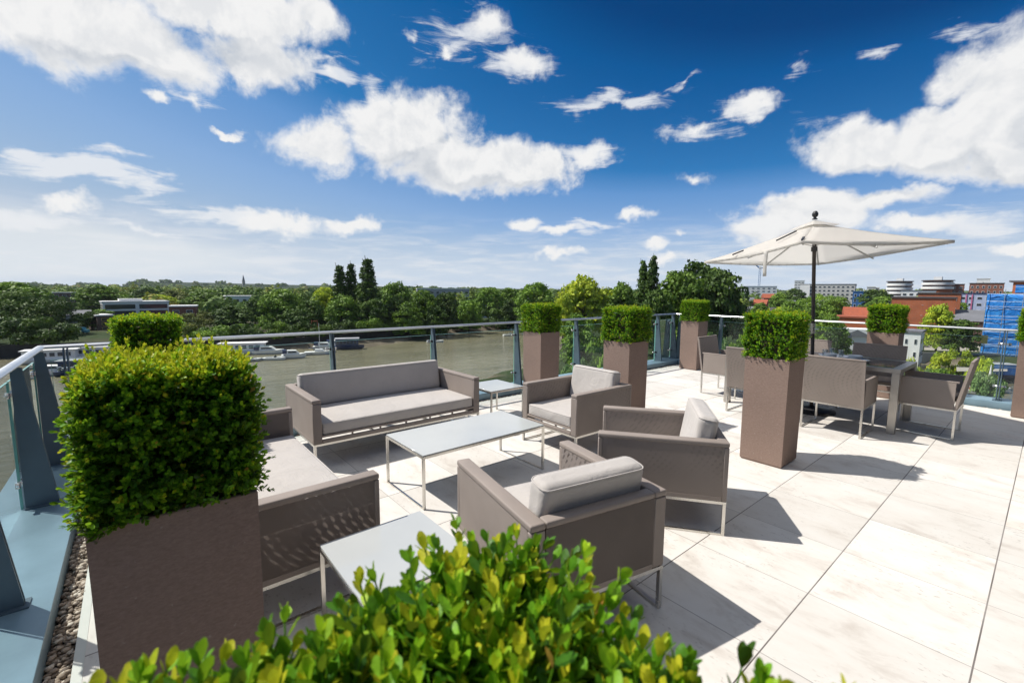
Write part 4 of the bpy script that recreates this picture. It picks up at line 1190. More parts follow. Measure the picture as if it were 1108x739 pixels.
# left bank, from the left edge of the view
T(-75, 30, 306, 150, 'wide', 'tree_dark', 'huge dark tree cut off by the left edge beyond the river')
T(20, 80, 318, 152, 'wide', 'tree_dark', 'big dark tree right of the one cut off by the left edge')
T(-30, 48, 303, 185, 'round', 'tree_mid', 'tall green tree top rising behind the dark tree at the left edge')
T(78, 136, 307, 260, 'round', 'tree_mid', 'rounded green tree above the flats with the big windows')
T(92, 122, 334, 190, 'round', 'tree_mid', 'small round tree left of the white trimmed flats')
T(84, 106, 336, 172, 'round', 'tree_dark', 'small dark tree beside the yellow and blue building')
T(136, 172, 312, 330, 'round', 'tree_dark', 'dark tree behind the white trimmed flats')
T(150, 190, 318, 290, 'round', 'tree_light', 'pale green tree just right above the white trimmed flats')
T(170, 205, 313, 310, 'round', 'tree_olive', 'olive tree crown far behind the brick house on the left bank')
T(200, 250, 312, 270, 'round', 'tree_mid', 'round tree between the brick house and the small white house')
T(190, 236, 334, 165, 'wide', 'tree_olive', 'olive bushy tree on the bank just right of the far left box bush')
T(228, 274, 330, 170, 'round', 'tree_dark', 'dark riverbank tree below the small white house')
T(250, 268, 350, 158, 'round', 'tree_mid', 'small tree at the water edge below the small white house')
T(262, 286, 322, 200, 'round', 'tree_dark', 'narrow dark tree right beside the small white house')
G_ = 'trees packed along the far river bank'
T(278, 328, 311, 168, 'round', 'tree_mid', 'large round tree on the bank left of the three poplars', G_)
T(318, 352, 322, 165, 'round', 'tree_dark', 'dark bank tree between the large round tree and the poplars', G_)
T(334, 370, 309, 190, 'round', 'tree_light', 'lighter green tree just left of the poplars', G_)
T(360, 376, 288, 176, 'poplar', 'tree_dark', 'left one of the three tall poplars')
T(373, 388, 286, 178, 'poplar', 'tree_dark', 'middle one of the three tall poplars')
T(388, 409, 281, 172, 'poplar', 'tree_dark', 'tallest poplar, right one of the three')
T(346, 392, 318, 165, 'round', 'tree_mid', 'bank tree in front of the foot of the left poplars', G_)
T(384, 420, 322, 166, 'round', 'tree_dark', 'dark bank tree at the foot of the tallest poplar', G_)
T(408, 448, 304, 200, 'round', 'tree_mid', 'tree top right of the tallest poplar', G_)
T(412, 446, 318, 172, 'round', 'tree_dark', 'dark bank tree second to the right of the tallest poplar', G_)
T(440, 476, 312, 178, 'round', 'tree_mid', 'bank tree left of the long white roofed building', G_)
T(466, 500, 313, 184, 'round', 'tree_dark', 'dark bank tree in front of the long white roofed building', G_)
T(492, 522, 322, 196, 'round', 'tree_mid', 'low bank tree right below the long white roofed building', G_)
T(512, 545, 308, 230, 'round', 'tree_mid', 'tree at the right end of the wooded far bank', G_)
T(536, 568, 310, 236, 'round', 'tree_mid', 'last round tree of the far bank above the mud spit', G_)
T(424, 460, 326, 168, 'round', 'tree_mid', 'low bright bank tree between two dark bank trees', G_)
T(300, 340, 332, 158, 'round', 'tree_dark', 'low dark tree overhanging the moored boats', G_)
T(452, 486, 330, 176, 'round', 'tree_dark', 'low dark tree over the mud bank', G_)
T(538, 566, 322, 215, 'round', 'tree_dark', 'dark tree at the tip of the mud spit', G_)
for k, (a_, b_, y_, d_, mt, lb) in enumerate([
    (-60, 20, 330, 143, 'tree_dark', 'dark undergrowth at the left edge above the river wall'),
    (10, 74, 336, 146, 'tree_dark', 'dark undergrowth in front of the big dark trees above the river wall'),
    (176, 214, 346, 158, 'tree_olive', 'olive scrub above the river wall just right of the far left box bush'),
    (206, 250, 345, 160, 'tree_mid', 'green scrub above the river wall left of the moored houseboat'),
    (244, 282, 344, 162, 'tree_dark', 'dark scrub above the white roofed houseboat'),
    (276, 316, 343, 163, 'tree_mid', 'green scrub above the white cabin cruisers'),
    (308, 350, 341, 164, 'tree_dark', 'dark scrub above the sailing boat'),
    (344, 386, 338, 166, 'tree_dark', 'dark scrub below the left poplars above the moorings'),
    (378, 420, 336, 170, 'tree_mid', 'green scrub below the tallest poplar at the bank'),
    (412, 452, 334, 176, 'tree_dark', 'dark scrub between the poplars and the long roofed building'),
    (444, 486, 332, 186, 'tree_dark', 'dark scrub on the mud bank below the long roofed building'),
    (478, 520, 330, 198, 'tree_mid', 'green scrub on the bank right of the long roofed building'),
    (512, 552, 328, 214, 'tree_dark', 'dark scrub near the tip of the mud spit')]):
    yb_ = np.interp((a_+b_)/2, [0, 60, 120, 200, 262, 330, 400, 470, 540], [377, 375, 373, 371, 369.5, 367.5, 362.5, 356, 350])
    hor = 309 + (a_+b_)/2*.0068
    T(a_, b_, y_, 16.25*489.5/(yb_-hor)+5, 'bush', mt, lb, 'scrub along the far bank')
# near right woodland
T(556, 602, 303, 190, 'round', 'tree_mid', 'green tree left of the yellowish tree')
T(600, 662, 295, 150, 'round', 'tree_light', 'yellow green round tree above the glass between two planters')
T(652, 694, 303, 165, 'round', 'tree_mid', 'tree between the yellowish tree and the two dark poplars')
T(598, 622, 318, 140, 'round', 'tree_light', 'small yellow tree low at the left of the yellow green round tree')
T(688, 703, 283, 130, 'poplar', 'tree_dark', 'left of the two dark poplars beside the big tree')
T(698, 714, 278, 128, 'poplar', 'tree_dark', 'right and taller of the two dark poplars beside the big tree')
T(706, 768, 287, 122, 'round', 'tree_mid', 'left half of the big dark tree mass beyond the terrace corner')
T(724, 790, 280, 128, 'round', 'tree_dark', 'tallest middle crown of the big tree mass beyond the terrace corner')
T(752, 808, 285, 120, 'round', 'tree_dark', 'right half of the big dark tree mass, by the parasol tip')
T(690, 730, 308, 112, 'round', 'tree_dark', 'dark low tree under the two poplars')
T(606, 650, 338, 92, 'round', 'tree_mid', 'tree just behind the glass between the two front planters')
T(640, 700, 334, 84, 'bush', 'tree_mid', 'leafy shrub mass behind the glass at the second planter')
T(706, 742, 342, 66, 'bush', 'tree_grey', 'pale green shrub behind the glass left of the corner planter')
T(610, 642, 372, 66, 'bush', 'tree_grey', 'greyish shrub low behind the glass between the two front planters')
T(728, 790, 336, 84, 'bush', 'tree_mid', 'green shrub mass right behind the corner planter')
T(762, 812, 346, 58, 'bush', 'tree_grey', 'pale shrub behind the glass by the left end dining chair')
T(790, 840, 338, 92, 'bush', 'tree_mid', 'green shrub behind the glass left of the central planter')
T(506, 552, 396, 40, 'bush', 'tree_light', 'bright shrub low behind the glass beside the long sofa')
T(548, 580, 404, 46, 'bush', 'tree_mid', 'dark green shrub low behind the glass at the first planter')
T(650, 690, 365, 60, 'bush', 'tree_mid', 'dense low shrub in the gap between the front planters')
T(700, 760, 372, 48, 'bush', 'tree_mid', 'shrub low behind the kerb left of the corner planter')
# right part
T(845, 900, 316, 170, 'wide', 'tree_mid', 'broad green tree left of the parasol pole below the grey block')
T(868, 925, 313, 185, 'wide', 'tree_mid', 'broad green tree right of the parasol pole below the grey block')
T(884, 925, 340, 110, 'round', 'tree_mid', 'green tree left of the white gabled house')
T(892, 926, 352, 92, 'round', 'tree_dark', 'dark green tree in front of the white gabled house')
T(850, 872, 311, 330, 'round', 'tree_dark', 'small dark tree between the pale factory and the white tower')
T(1003, 1037, 328, 122, 'round', 'tree_light', 'yellow green tree in front of the orange brick block')
T(1028, 1062, 343, 118, 'round', 'tree_dark', 'dark low tree right of the yellow green tree')
T(930, 965, 312, 260, 'round', 'tree_dark', 'dark tree between the cream tower and the round flats')
T(832, 856, 316, 260, 'round', 'tree_mid', 'small tree in front of the pale factory')
T(940, 972, 318, 215, 'round', 'tree_mid', 'tree below the cream tower left of the round flats')
T(985, 1008, 319, 205, 'round', 'tree_light', 'small light tree rising behind the big orange brick block')
T(812, 838, 327, 210, 'round', 'tree_mid', 'tree among the rooftops left of the central box bush')
T(836, 866, 330, 190, 'round', 'tree_light', 'light tree just above the central box bush')
T(1034, 1050, 325, 185, 'round', 'tree_mid', 'small tree between the brick block and the grey gabled house')
T(1022, 1062, 366, 100, 'bush', 'tree_light', 'clipped green shrub bed beyond the dining chair')
T(1058, 1085, 378, 88, 'bush', 'tree_light', 'round clipped shrub right of the leaning chair back')
T(978, 1010, 378, 84, 'bush', 'tree_light', 'bright shrub behind the right corner of the dining table')
T(990, 1025, 388, 72, 'bush', 'tree_grey', 'greyish shrub behind the right end dining chair')
T(1012, 1048, 386, 70, 'bush', 'tree_mid', 'green shrub left of the leaning chair back')
T(1064, 1096, 388, 66, 'bush', 'tree_grey', 'pale shrub beside the planter at the right edge')
T(876, 905, 352, 84, 'bush', 'tree_mid', 'green shrub left beside the parasol pole')

# far woodland, one mass
def woodland():
    g = np.random.RandomState(77); Vs = []; Fs = []; Rs = []; off = 0
    pts = []
    tries = 0
    while len(pts) < 1500 and tries < 90000:
        tries += 1
        px = g.uniform(-200, 1300); dist = 210*(2600/210)**(g.rand()**.85)
        p = far(px, dist, 0)
        lim = 210 if px < 560 else (230 if px < 800 else 420)
        if dist < lim: continue
        if px < 560 and dist < 260 and g.rand() < .35: continue
        if px > 820 and dist < 900 and g.rand() < .6: continue
        if 60 < px < 260 and dist < 330 and g.rand() < .8: continue
        if 500 < px < 620 and dist < 260: continue
        pts.append((p.x, p.y, dist, px))
    A = np.array(pts)
    d = sdist(RIVER, A[:, 0], A[:, 1]); A = A[d > 7]
    Z = height(A[:, 0], A[:, 1])
    for (x, y, dist, px), z in zip(A, Z):
        h = g.uniform(10, 17) if dist > 300 else g.uniform(11, 15); rad = g.uniform(4.5, 9)*(1+dist/1500)
        nl = int(np.clip(420*300/dist, 60, 420)); lf = rad*.16*(1+dist/900)
        v = g.randn(nl, 3); v /= np.linalg.norm(v, axis=1, keepdims=True); v[:, 2] = np.abs(v[:, 2])
        lump = 1+.16*np.sin(v[:, 0]*5+x)+.14*np.sin(v[:, 1]*6+y)+.1*np.sin(v[:, 2]*7)
        P = np.array([x, y, z]) + v*np.array([rad, rad, h*.62])*lump[:, None]*(.86+.2*g.rand(nl))[:, None] + np.array([0, 0, h*.36])
        V, F = leaves(P, np.cross(v, g.randn(nl, 3)), v+g.randn(nl, 3)*.4, lf*(.6+.8*g.rand(nl)), LEAF_LO, 1.6)
        Vs.append(V); Fs.append(F+off); off += len(V); Rs.append(np.clip(g.rand()*.9+.1*g.randn(nl), 0, 1))
    o = mesh_np('far_woodland', np.concatenate(Vs), np.concatenate(Fs), np.concatenate(Rs), 'tree_wood')
    tag(o, 'wooded suburbs stretching to the horizon beyond the river', 'woodland', kind='stuff')
leaf_mat('tree_wood', [(0, (0.065, 0.127, 0.025)), (.5, (0.131, 0.207, 0.036)), (.85, (0.233, 0.295, 0.046)), (1, (0.373, 0.277, 0.062))], .15, .7, .2)
woodland()

# ------------------------------------------------------------------ BUILDINGS
def bldg(name, label, px0, px1, ytop, dist, depth, wall, roof='flat', roofm='grey_roof', rows=3, cols=5, win=(.55, .55), turn=0, base=None, parapet=None, winm='window_glass', trim=None):
    px = (px0+px1)/2; p = far(px, dist, 0); w = (far(px1, dist, 0)-far(px0, dist, 0)).length
    g_ = (gz(p.x, p.y) if base is None else base)-.5
    zt = zof(px, ytop, dist); H = max(3, zt-g_)
    v = Vector((p.x, p.y)); a = math.atan2(v.y, v.x) - math.pi/2 + turn
    r = empty(name, (p.x, p.y, g_), a, label, 'building')
    # local: -y faces the viewer
    hx = w/2; rh = 0
    if roof in ('gable', 'hip'): rh = min(H*.3, depth*.35, 4.5)
    Hw = H-rh
    MB().box(-hx, hx, 0, depth, 0, Hw).build('wall', wall, r)
    rf = MB()
    if roof == 'flat': rf.box(-hx-.25, hx+.25, -.25, depth+.25, Hw+.002, Hw+.5)
    elif roof == 'gable':     # ridge across the view
        rf.prism([(-.4, Hw+.002), (depth+.4, Hw+.002), (depth/2, Hw+rh)], 0, -hx-.4, hx+.4)
    elif roof == 'hip':
        e = min(hx*.8, depth/2); rf.add([(-hx-.4, -.4, Hw+.002), (hx+.4, -.4, Hw+.002), (hx+.4, depth+.4, Hw+.002), (-hx-.4, depth+.4, Hw+.002), (-hx+e, depth/2, Hw+rh), (hx-e, depth/2, Hw+rh)], [(3, 2, 1, 0), (0, 1, 5, 4), (1, 2, 5), (2, 3, 4, 5), (3, 0, 4)])
    elif roof == 'front':     # gable end towards the viewer
        rh = min(w*.3, 4); rf.prism([(-hx-.3, Hw-rh+.002), (hx+.3, Hw-rh+.002), (0, Hw)], 1, -.4, depth+.4)
    if roof != 'none': rf.build('roof', roofm, r)
    hh = Hw - (rh if roof == 'front' else 0)
    vis = min(hh, max(hh*.35, 3.2*rows)); z1 = hh-.4
    sh = min(3.4, (hh-.8)/rows); cw = w/cols
    for i in range(rows):
        for k in range(cols):
            cx = -hx+cw*(k+.5); cz = z1 - sh*(i+.55); ww, wh = cw*win[0]/2, sh*win[1]/2
            f = MB(); f.box(cx-ww, cx+ww, -.08, -.003, cz-wh, cz+wh); fo = f.build('window', trim or 'white_paint', r)
            g = MB(); t = min(.12, ww*.2); g.box(cx-ww+t, cx+ww-t, -.11, -.083, cz-wh+t, cz+wh-t); g.build('pane', winm, fo)
    # side windows
    for i in range(rows):
        for k in range(max(1, int(depth/4))):
            cy = 2+4*k; cz = z1 - sh*(i+.55)
            if cy+1 > depth: continue
            for sx in (-1, 1):
                xa, xb = sorted((sx*hx+sx*.003, sx*hx+sx*.09)); MB().box(xa, xb, cy-.8, cy+.8, cz-sh*win[1]/2, cz+sh*win[1]/2).build('window', winm, r)
    r['h'] = Hw
    return r, hx, Hw
# left bank
r, hx, H = bldg('flats', 'white trimmed flats with large dark windows on the left bank', 119, 175, 327, 215, 12, 'white_paint', 'flat', 'white_paint', 3, 2, (.9, .78), .12)
MB().box(-hx*.5, hx*.2, 3, 8, H+.505, H+1.6).build('roof_box', 'white_paint', r)
bldg('small_house', 'narrow building with yellow and blue end left of the flats', 104, 118, 342, 172, 9, 'brick_brown', 'flat', 'white_paint', 3, 1, (.5, .6), .3, trim='yellow_paint')
bldg('brick_house', 'brick house with pale roof right of the flats', 184, 208, 332, 200, 10, 'brick_red', 'flat', 'white_paint', 2, 2, (.5, .5), -.1)
bldg('white_house', 'small white house among trees on the left bank', 246, 274, 321, 255, 12, 'white_paint', 'flat', 'white_paint', 3, 4, (.5, .5), .1)
bldg('white_hall', 'pale flat roofed hall far behind the left bank trees', 60, 78, 317, 340, 14, 'brick_brown', 'flat', 'white_paint', 2, 3)
bldg('long_hall', 'long white roofed building behind the bank trees', 452, 508, 313, 300, 30, 'grey_paint', 'flat', 'white_paint', 2, 9, (.6, .5), .1)
bldg('pale_block', 'small pale blue block at the right end of the wooded far bank', 517, 533, 321, 262, 12, 'lilac_paint', 'flat', 'white_paint', 3, 2, (.6, .5))
bldg('river_house', 'low house in shade between the trees at far left', 72, 92, 336, 205, 9, 'grey_paint', 'gable', 'grey_roof', 1, 3)
# church spire on the horizon
p = far(264, 1500, 0); zg = gz(p.x, p.y); r = empty('church', (p.x, p.y, zg), 0, 'tiny church spire on the horizon left of the poplars', 'church')
zt = zof(264, 297, 1500)-zg; MB().box(-4, 4, -4, 4, 0, zt*.62).build('tower', 'concrete', r); MB().add([(-4, -4, zt*.62), (4, -4, zt*.62), (4, 4, zt*.62), (-4, 4, zt*.62), (0, 0, zt)], [(0, 1, 4), (1, 2, 4), (2, 3, 4), (3, 0, 4), (3, 2, 1, 0)]).build('spire', 'grey_roof', r)
# right skyline
bldg('factory', 'long pale factory on the skyline under the parasol left tip', 803, 838, 310, 520, 20, 'white_paint', 'flat', 'white_paint', 4, 7, (.5, .4), .05)
bldg('white_tower', 'small white tower block on the skyline left of the parasol pole', 860, 869, 304, 620, 14, 'white_paint', 'flat', 'white_paint', 6, 3, (.8, .35))
r, hx, H = bldg('grey_block', 'long grey block with dark flat roof on the skyline behind the parasol pole', 870, 919, 308, 420, 16, 'render_wall', 'flat', 'dark_roof', 4, 12, (.6, .5), -.1)
MB().box(-hx, -hx+8, -1.2, -.2, 0, H-.3).build('end_wall', 'white_paint', r)
bldg('blue_block', 'dark blue block right of the grey block', 925, 939, 316, 300, 16, 'blue_paint', 'flat', 'blue_paint', 4, 3, (.45, .6))
bldg('cream_tower', 'cream tower with dark openings right of the blue block', 939, 946, 311, 310, 10, 'cream_paint', 'flat', 'cream_paint', 5, 1, (.5, .7))
bldg('cream_tower_wing', 'slim cream block beside the cream tower', 948, 951, 312, 312, 10, 'cream_paint', 'flat', 'cream_paint', 5, 1, (.5, .7))
for k, (a, b_, y, d, wl, rf, lb) in enumerate([
    (806, 817, 322, 330, 'brick_brown', 'grey_roof', 'grey roofed terrace house at the left of the rooftops under the parasol tip'),
    (816, 829, 324, 300, 'brick_red', 'tile_roof', 'red roofed house second from left among the rooftops'),
    (828, 840, 318, 340, 'brick_red', 'tile_roof', 'taller orange house in the middle of the rooftops'),
    (838, 850, 326, 290, 'cream_paint', 'tile_roof', 'cream house with red roof above the central box bush'),
    (848, 862, 325, 280, 'brick_brown', 'grey_roof', 'brown house at the right end of the rooftops'),
    (810, 824, 332, 240, 'white_paint', 'grey_roof', 'white house low at the left of the central box bush'),
    (826, 846, 333, 235, 'brick_orange', 'dark_roof', 'orange house with dark roof directly above the central box bush')]):
    bldg('house', lb, a, b_, y, d, 9, wl, 'gable', rf, 2, 3, (.4, .45), .2*(-1)**k)
bldg('white_cottage', 'white gabled cottage behind the far box bush, on the skyline side', 950, 960, 322, 235, 8, 'white_paint', 'front', 'grey_roof', 2, 2, (.35, .4))
bldg('white_terrace', 'row of pale roofs beside the white cottage', 960, 976, 324, 240, 10, 'white_paint', 'gable', 'grey_roof', 2, 4, (.4, .4))
bldg('red_hall', 'low hall with red tiled roof left of the box bush behind the table', 921, 952, 333, 165, 14, 'white_paint', 'gable', 'tile_roof', 1, 5, (.35, .4), .1)
bldg('orange_hall', 'orange walled hall below the red tiled roof', 914, 975, 345, 140, 10, 'orange_render', 'flat', 'tile_roof', 2, 1, (.03, .03))
bldg('white_house', 'white gabled house with grey roof left of the planter behind the table', 919, 945, 357, 112, 8, 'white_paint', 'front', 'grey_roof', 3, 3, (.3, .38), .15)
bldg('white_house', 'white house with two dark windows right of the planter behind the table', 975, 998, 360, 110, 8, 'white_paint', 'flat', 'grey_roof', 3, 3, (.3, .38), -.1)
bldg('lean_to_house', 'low pale house wing left of the white gabled house', 904, 922, 361, 108, 6, 'white_paint', 'gable', 'grey_roof', 1, 2, (.35, .5))
bldg('brick_block', 'big orange red brick block right of the box bush behind the table', 974, 1026, 323, 150, 18, 'brick_orange', 'flat', 'dark_roof', 3, 1, (.03, .03), .0)
bldg('brick_block', 'lower orange brick block with pale roof edge behind the yellow green tree', 1000, 1034, 318, 175, 12, 'brick_orange', 'flat', 'dark_roof', 3, 4, (.3, .3), .0)
bldg('grey_gable_house', 'dark grey gabled house left of the blue sheeting', 1040, 1072, 336, 140, 12, 'brick_brown', 'gable', 'grey_roof', 2, 3, (.3, .4), .15)
r, hx, H = bldg('lilac_block', 'pale lilac block with pink stripes right of the brick block', 1036, 1068, 318, 240, 18, 'lilac_paint', 'flat', 'navy', 4, 5, (.6, .4))
for k in range(3): MB().box(-hx*.55+k*hx*.28, -hx*.55+k*hx*.28+.5, -.35, -.12, 0, H-.3).build('stripe', 'pink_paint', r)
bldg('brick_flats', 'brick flats with dark flat roof behind the lilac block', 1054, 1080, 307, 300, 18, 'brick_red', 'flat', 'dark_roof', 5, 6, (.45, .5))
bldg('white_stack', 'white roof drum between the round flats and the blue sheeting', 1058, 1068, 302, 330, 10, 'white_paint', 'flat', 'white_paint', 2, 1, (.1, .1))

def round_flats(label, px, w_px, ytop, dist, n, bands, top):
    p = far(px, dist, 0); rad = (far(px+w_px/2, dist, 0)-far(px-w_px/2, dist, 0)).length/2
    g_ = gz(p.x, p.y)-.5; H = zof(px, ytop, dist)-g_
    r = empty('round_flats', (p.x, p.y, g_), 0, label, 'building')
    MB().lathe([(rad*.93, 0), (rad*.93, H*.995), (0, H*.995)], n=28).build('wall', 'brick_red' if bands != 'brick' else 'brick_orange', r)
    MB().lathe([(0, H*.996), (rad*1.04, H*.996), (rad*1.04, H+.5), (0, H+.5)], n=28).build('roof', 'dark_roof', r)
    for k in range(n):
        z = H - 3.1*(k+1)
        MB().lathe([(rad*.935, z), (rad*1.02, z), (rad*1.02, z+1.7), (rad*.935, z+1.7), (rad*.935, z)], n=28).build('balcony_band', 'white_paint', r)
        MB().lathe([(rad*.932, z+1.8), (rad*.945, z+1.8), (rad*.945, z+2.6), (rad*.932, z+2.6), (rad*.932, z+1.8)], n=28, smooth=False).build('window_band', 'window_glass', r)
    if top: MB().box(-rad*.25, rad*.25, -rad*.25, rad*.25, H+.502, H+top).build('roof_box', 'white_paint', r)
round_flats('left round white banded block of flats with dark roof', 973, 22, 305, 350, 4, 'white', 2.5)
round_flats('right round brick block of flats with white roof box', 1014, 26, 304, 345, 2, 'brick', 3.0)
bldg('brick_flats', 'brick wing right beside the round brick flats', 1024, 1040, 308, 340, 14, 'brick_red', 'flat', 'dark_roof', 5, 3, (.5, .5))
bldg('white_flats', 'white balconied flats in front of the two round blocks', 980, 1008, 315, 300, 12, 'white_paint', 'flat', 'grey_roof', 3, 5, (.6, .45))

# sheeted scaffolding
def scaffold():
    dist = 120
    a = far(1069, dist, 0); L = 26.0; ang = math.atan2(a.y, a.x) - math.pi/2 + R(-4)
    g_ = gz(a.x, a.y)-.5; H = zof(1085, 318, dist)-g_
    r = empty('scaffolded_building', (a.x, a.y, g_), ang, 'building wrapped in bright blue sheeting at the right edge', 'building')
    # local +y is away from the viewer
    m = MB(); nx, nz = 26, 14; vs = []; g = np.random.RandomState(4)
    for i in range(nx+1):
        for j in range(nz+1): vs.append((L*i/nx, -.15+.35*math.sin(i*1.1+j*.6)*g.rand()+.0, H*j/nz))
    m.add(vs, [(i*(nz+1)+j, (i+1)*(nz+1)+j, (i+1)*(nz+1)+j+1, i*(nz+1)+j+1) for i in range(nx) for j in range(nz)], True)
    s_ = m.build('sheeting', 'sheeting', r); md = s_.modifiers.new('t', 'SOLIDIFY'); md.thickness = .05
    MB().box(0, L, .6, 16, 0, H-.4).build('wall', 'brick_brown', r)
    for k in range(9):
        x = L*k/8; MB().tube([(x, -.5, 0), (x, -.5, H+1.2)], .07, 6).build('scaffold_pole', 'rail_metal', r)
    for k in range(5):
        MB().tube([(0, -.6, H*(k+1)/5), (L, -.6, H*(k+1)/5)], .06, 6).build('scaffold_tube', 'rail_metal', r)
    # stepped upper storeys
    z2 = zof(1100, 306, 128)-g_
    MB().box(L*.16, L, 5.0, 15.5, H-.39, z2).build('upper_storeys', 'brick_orange', r)
    MB().box(L*.13, L, 4.6, 15.9, z2+.002, z2+.4).build('roof', 'grey_roof', r)
    for k in range(6):
        MB().box(L*(.18+.12*k), L*(.25+.12*k), 4.8, 4.99, H+.3, z2-.8).build('sheet_strip', 'sheeting', r)
    MB().box(L*.30, L, 7, 14, z2+.42, z2+3.4).build('sheeted_top', 'sheeting', r)
scaffold()

# tower crane
p = far(821, 600, 0); g_ = gz(p.x, p.y); zt = zof(821, 291, 600)
r = empty('tower_crane', (p.x, p.y, g_), math.atan2(p.y, p.x)-math.pi/2, 'thin blue tower crane on the skyline below the parasol', 'crane')
H = zt-g_; m = MB()
for sx in (-1, 1):
    for sy in (-1, 1): m.tube([(sx, sy, 0), (sx, sy, H)], .22, 4)
for k in range(int(H/3)):
    z = 3*k; m.tube([(-1, -1, z), (1, -1, z+3)], .14, 4); m.tube([(1, -1, z), (1, 1, z+3)], .14, 4)
m.build('mast', 'blue_paint', r)
m = MB(); e = Vector((-20, 0, H+20)); m.tube([(0, 0, H), e], [.8, .35], 4); m.tube([(0, 0, H), (6, 0, H+3)], .6, 4); m.tube([(6, 0, H+3), e], .1, 4); m.build('jib', 'blue_paint', r)
MB().box(-1.5, 1.5, -1.5, 1.5, H+.1, H+2.8).build('cab', 'white_paint', r)
# orange framed dredger mast and brick chimney at the bank
p = at(341, 366, GZ); m = MB()
for s_ in (-1.6, 1.6): m.tube([(s_, 0, -1), (s_*.5, 0, 6)], .14, 6)
m.tube([(-1, 0, 3), (1, 0, 3)], .12, 6); m.tube([(-.8, 0, 5.6), (.8, 0, 5.6)], .12, 6)
o = m.build('orange_gantry', 'rust'); o.location = p; o.rotation_euler = (0, 0, R(60)); tag(o, 'small orange gantry on the bank above the moored boats', 'gantry')

# ------------------------------------------------------------------ RIVERSIDE: embankment, boats, pontoon
def strip_wall(name, label, pts, z0, z1, th, mat, cat):
    m = MB()
    for (x0, y0), (x1, y1) in zip(pts, pts[1:]):
        a = Vector((x0, y0)); b_ = Vector((x1, y1)); n_ = Vector((-(b_-a).y, (b_-a).x)).normalized()*th/2
        vs = [(a+n_), (b_+n_), (b_-n_), (a-n_)]
        m.add([(v.x, v.y, z) for z in (z0, z1) for v in vs], [(3, 2, 1, 0), (4, 5, 6, 7), (0, 1, 5, 4), (1, 2, 6, 5), (2, 3, 7, 6), (3, 0, 4, 7)])
    return tag(m.build(name, mat), label, cat)
strip_wall('river_wall', 'dark embankment wall below the big trees at far left', [P2(x, y, GZ) for x, y in [(-60, 380), (0, 377), (60, 375), (120, 373), (200, 371)]], -18, -13.6, .8, 'dark_stone', 'wall')
strip_wall('river_wall', 'shaded embankment wall behind the moored boats', [P2(x, y, GZ) for x, y in [(201, 371), (262, 369.5), (330, 367.5), (400, 362.5), (470, 356)]], -18, -13.6, .8, 'dark_stone', 'wall')

def boat_hull(L, B, Hh, sheer=.25):
    m = MB(); n = 12; secs = []
    for i in range(n+1):
        t = i/n; x = -L/2+L*t
        w = B/2*(1-max(0, (t-.55)/.45)**2.2)*(1 if t > .06 else .85)
        dk = Hh*(1+sheer*t*t); kl = -.15*Hh + (.5*Hh*max(0, (t-.8)/.2)**2)
        secs.append([(x, -w, dk), (x, -w*.82, Hh*.35), (x, -w*.3, kl), (x, w*.3, kl), (x, w*.82, Hh*.35), (x, w, dk)])
    vs = [v for s_ in secs for v in s_]; fs = []
    for i in range(n):
        for k in range(5): fs.append((i*6+k, (i+1)*6+k, (i+1)*6+k+1, i*6+k+1))
        fs.append((i*6+5, (i+1)*6+5, (i+1)*6, i*6))
    fs.append((0, 1, 2, 3, 4, 5)); fs.append(tuple(n*6+k for k in (5, 4, 3, 2, 1, 0)))
    m.add(vs, fs); return m
BANKDIR = R(68)
def boat(kind, px, py, L, label, ang=None, mat='white_paint'):
    p = at(px, py, WZ); a = BANKDIR if ang is None else ang
    nm = {'cruiser': 'cabin_cruiser', 'dinghy': 'dinghy', 'house': 'houseboat', 'sail': 'sailing_boat'}[kind]
    r = empty(nm, (p.x, p.y, max(WZ-.05, gz(p.x, p.y)-.1)), a, label, 'boat')
    if kind == 'house':
        B = 4.2; boat_hull(L, B, 1.1, .1).build('hull', mat, r)
        MB().box(-L*.44, L*.30, -B*.40, B*.40, 1.1, 3.2).build('cabin', 'white_paint' if mat != 'navy' else 'navy', r)
        MB().box(-L*.47, L*.34, -B*.47, B*.47, 3.202, 3.42).build('roof', 'white_paint' if mat != 'navy' else 'grey_paint', r)
        for k in range(6):
            x = -L*.40+L*.68*k/6
            for s_ in (-1, 1):
                ya, yb_ = sorted((s_*B*.402, s_*B*.42)); MB().box(x, x+L*.07, ya, yb_, 1.8, 2.7).build('window', 'window_glass', r)
    elif kind == 'cruiser':
        B = 2.8; boat_hull(L, B, 1.1, .3).build('hull', mat, r)
        MB().prism([(-L*.30, 1.15), (L*.25, 1.25), (L*.10, 2.2), (-L*.26, 2.3)], 1, -B*.36, B*.36).build('cabin', 'white_paint', r)
        MB().prism([(-L*.22, 1.6), (L*.14, 1.62), (L*.07, 2.05), (-L*.22, 2.1)], 1, -B*.37, B*.37).build('window', 'window_glass', r)
        MB().box(-L*.45, -L*.28, -B*.36, B*.36, 1.4, 2.4).build('canopy', 'navy', r)
    elif kind == 'dinghy':
        B = 1.9; boat_hull(L, B, .7, .2).build('hull', mat, r)
        MB().box(-L*.36, L*.25, -B*.33, B*.33, .72, .80).build('cockpit', 'grey_paint', r)
        MB().prism([(0, .82), (.5, .82), (.2, 1.3)], 1, -B*.3, B*.3).build('windscreen', 'window_glass', r)
    else:
        B = 2.5; boat_hull(L, B, .9, .3).build('hull', mat, r)
        MB().prism([(-L*.1, 1.0), (L*.25, 1.1), (L*.18, 1.6), (-L*.1, 1.6)], 1, -B*.3, B*.3).build('cabin', 'white_paint', r)
        MB().tube([(L*.08, 0, .9), (L*.08, 0, 9)], [.09, .05], 6).build('mast', 'white_paint', r)
        MB().tube([(L*.08, 0, 1.9), (-L*.35, 0, 2.0)], .12, 6).build('boom', 'navy', r)
